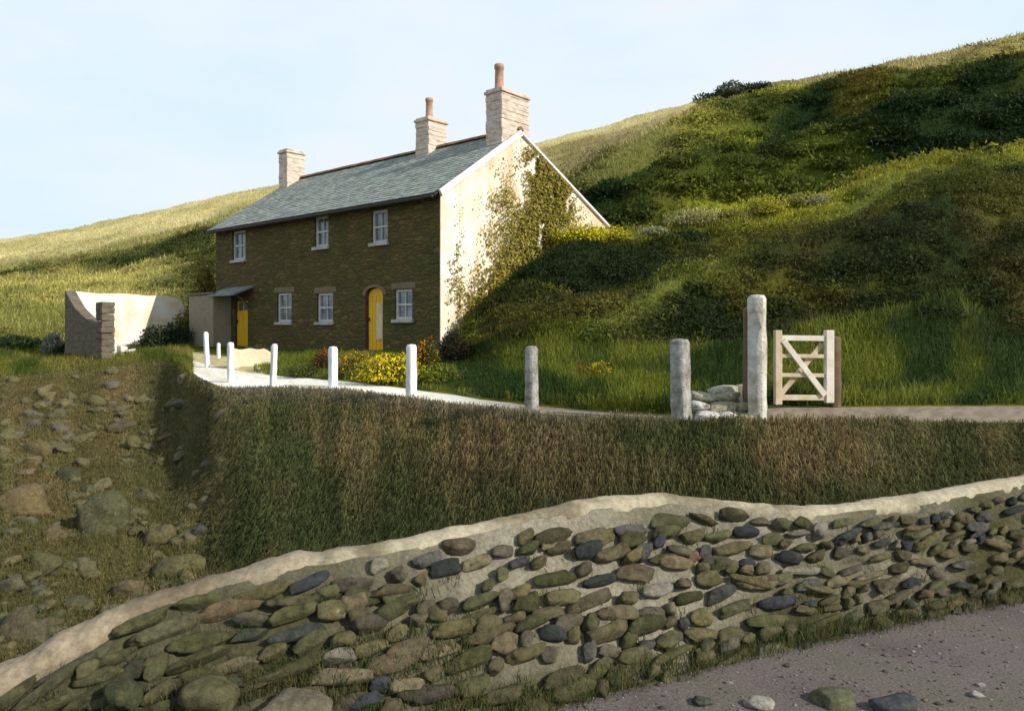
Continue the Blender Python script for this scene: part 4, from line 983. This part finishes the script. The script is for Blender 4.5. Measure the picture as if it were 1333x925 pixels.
# ------------------------------------------------------------------ plants with flowers
def pp(px, py, lo='H', hi='J'):
    p, _ = hit(px, py, lo, hi); return tuple(float(q) for q in p)
G1 = [(.06, .09, .015), (.12, .14, .02)]
bush('flowering_shrub', 'big yellow-flowering shrub below the arched yellow door', 'flowering shrub', pp(503, 499), .8, .62, 3500, .035, [(.16, .17, .02), (.09, .12, .02)], flowers=((.75, .58, .02), 1300, .032))
bush('flowering_shrub', 'orange-flowering shrub left of the big yellow one', 'flowering shrub', pp(460, 491), .5, .62, 2600, .035, G1, flowers=((.62, .30, .02), 420, .028))
bush('flowering_shrub', 'small red-flowering plant behind the white post under the middle windows', 'flowering shrub', pp(421, 480), .34, .55, 1200, .03, [(.06, .06, .02)], flowers=((.48, .07, .04), 300, .026))
bush('flowering_shrub', 'orange and red flowering plant right of the bright white post', 'flowering shrub', pp(553, 482), .36, .75, 1600, .03, [(.06, .08, .015)], flowers=((.68, .24, .02), 330, .028))
bush('flowering_shrub', 'yellow-green shrub at the right corner of the garden', 'flowering shrub', pp(580, 497), .5, .42, 2200, .03, [(.15, .17, .02), (.07, .10, .015)])
bush('flowering_shrub', 'low dark green shrub between the slim leaning post and the red flowers', 'bush', pp(392, 490), .55, .35, 2000, .03, [(.05, .07, .015), (.08, .09, .02)])
bush('flowering_shrub', 'pale dry shrub behind the cream garden wall near the canopy door', 'bush', pp(338, 468), .5, .5, 1500, .035, [(.12, .10, .05), (.10, .08, .04)])
bush('flowering_shrub', 'yellow-flowering plant alone on the green slope between the two grey posts', 'flowering shrub', pp(778, 495, 'H', 'J'), .26, .34, 1300, .022, [(.12, .13, .02)], flowers=((.62, .46, .02), 330, .02))
bush('flowering_shrub', 'tiny plant with one red bloom beside the yellow plant on the slope', 'flowering shrub', pp(757, 492, 'H', 'J'), .1, .26, 300, .018, [(.07, .09, .02)], flowers=((.60, .08, .03), 60, .018))
bush('flowering_shrub', 'dark brown heather-like plant at the foot of the near gable corner', 'bush', pp(590, 470, 'H', 'J'), .6, .8, 3000, .04, [(.02, .03, .01), (.035, .03, .015)])
# gorse on the crest of the near slope
gl = [(752, 326, 1.0, .75, 'bright yellow gorse bush touching the bottom right of the gable', [(.42, .38, .02), (.28, .28, .02)], (.70, .60, .02)),
      (785, 322, .9, .6, 'second yellow gorse bush, right of the one touching the gable', [(.36, .33, .02), (.24, .25, .02)], (.66, .56, .02)),
      (850, 316, .9, .4, 'pale whitish lichened bush in the dip of the slope crest', [(.36, .37, .28), (.24, .26, .16)], None),
      (905, 303, 1.1, .7, 'tall pale green bush rising on the slope crest past the dip', [(.30, .29, .12), (.20, .21, .05)], (.60, .56, .20)),
      (950, 296, .9, .5, 'cream-topped low bush right of the tall pale green bush', [(.34, .32, .12), (.22, .20, .05)], None),
      (995, 288, 1.0, .8, 'spiky yellow-green gorse bush above the tall stone post', [(.34, .31, .04), (.20, .20, .03)], (.62, .54, .05)),
      (1050, 276, 1.0, .5, 'last light bush of the crest before it climbs right', [(.28, .27, .06), (.38, .36, .22)], None)]
for (px, py, r_, h_, lab, cols, fl) in gl:
    p = P(np.array([px]), np.array([VN['K']-.04]))[0]
    bush('gorse_bush', lab, 'gorse bush', tuple(float(q) for q in p), r_, h_, 4200, .045, cols, 'bushes on the slope crest', flowers=(fl, 700, .04) if fl else None)

for (px, vo_, r_, h_, lab) in [(938, -.02, 2.6, .9, 'dark blue-green thicket on the skyline right of the cottage'), (968, -.02, 2.8, .8, 'second dark thicket on the skyline, right of the first')]:
    p = P(np.array([px]), np.array([VN['N']-.06+vo_]))[0]
    bush('thicket', lab, 'thicket', tuple(float(q) for q in p), r_, h_, 2600, .16, [(.05, .075, .045), (.07, .09, .05)])
# ------------------------------------------------------------------ sky, sun, camera
SUN_AZ = math.atan2(1.0, -.56)      # bearing from +Y towards +X
SUN_EL = R(31)
w = bpy.data.worlds.new('World'); S.world = w; w.use_nodes = True; t = w.node_tree
bg = t.nodes['Background']; sky = t.nodes.new('ShaderNodeTexSky'); sky.sky_type = 'NISHITA'; sky.sun_disc = False
sky.sun_elevation = SUN_EL; sky.sun_rotation = SUN_AZ; sky.air_density = 1.; sky.dust_density = 1.5; sky.altitude = 10
tc = t.nodes.new('ShaderNodeTexCoord'); mp = t.nodes.new('ShaderNodeMapping'); mp.inputs['Scale'].default_value = (1.3, 1.3, 4.)
t.links.new(tc.outputs['Generated'], mp.inputs[0])
n1 = tnoise(t, mp.outputs[0], 1.7, 5, .55)
tint = ramp(t, n1, [(.38, (7.1, 8.6, 9.5)), (.55, (7.9, 8.9, 9.6)), (.68, (8.8, 8.7, 9.3))])
sepx = t.nodes.new('ShaderNodeSeparateXYZ'); t.links.new(tc.outputs['Generated'], sepx.inputs[0])
veil = ramp(t, sepx.outputs[2], [(.0, (1, 1, 1)), (.42, (.97, .97, .97)), (.8, (.35, .35, .35))])
t.links.new(mixc(t, veil, sky.outputs[0], tint), bg.inputs[0]); bg.inputs[1].default_value = .1
sl_ = bpy.data.lights.new('sun', 'SUN'); sl_.energy = 4.6; sl_.angle = R(.5); sl_.color = (1, .93, .83)
so_ = bpy.data.objects.new('sun', sl_); COL.objects.link(so_)
dirv = Vector((math.sin(SUN_AZ)*math.cos(SUN_EL), math.cos(SUN_AZ)*math.cos(SUN_EL), math.sin(SUN_EL)))
so_.rotation_euler = dirv.to_track_quat('Z', 'Y').to_euler(); so_.location = (30, 0, 30)
cd = bpy.data.cameras.new('camera'); cam = bpy.data.objects.new('camera', cd); COL.objects.link(cam); S.camera = cam
cd.sensor_width = 36; cd.lens = 36*F/1333; cd.shift_y = -(462.5-HZ)/1333; cd.shift_x = 0; cam.rotation_euler = (R(90), 0, 0)
cd.clip_start = .05; cd.clip_end = 6000
S.view_settings.view_transform = 'Standard'; S.view_settings.look = 'None'; S.view_settings.exposure = .08; S.view_settings.gamma = 1
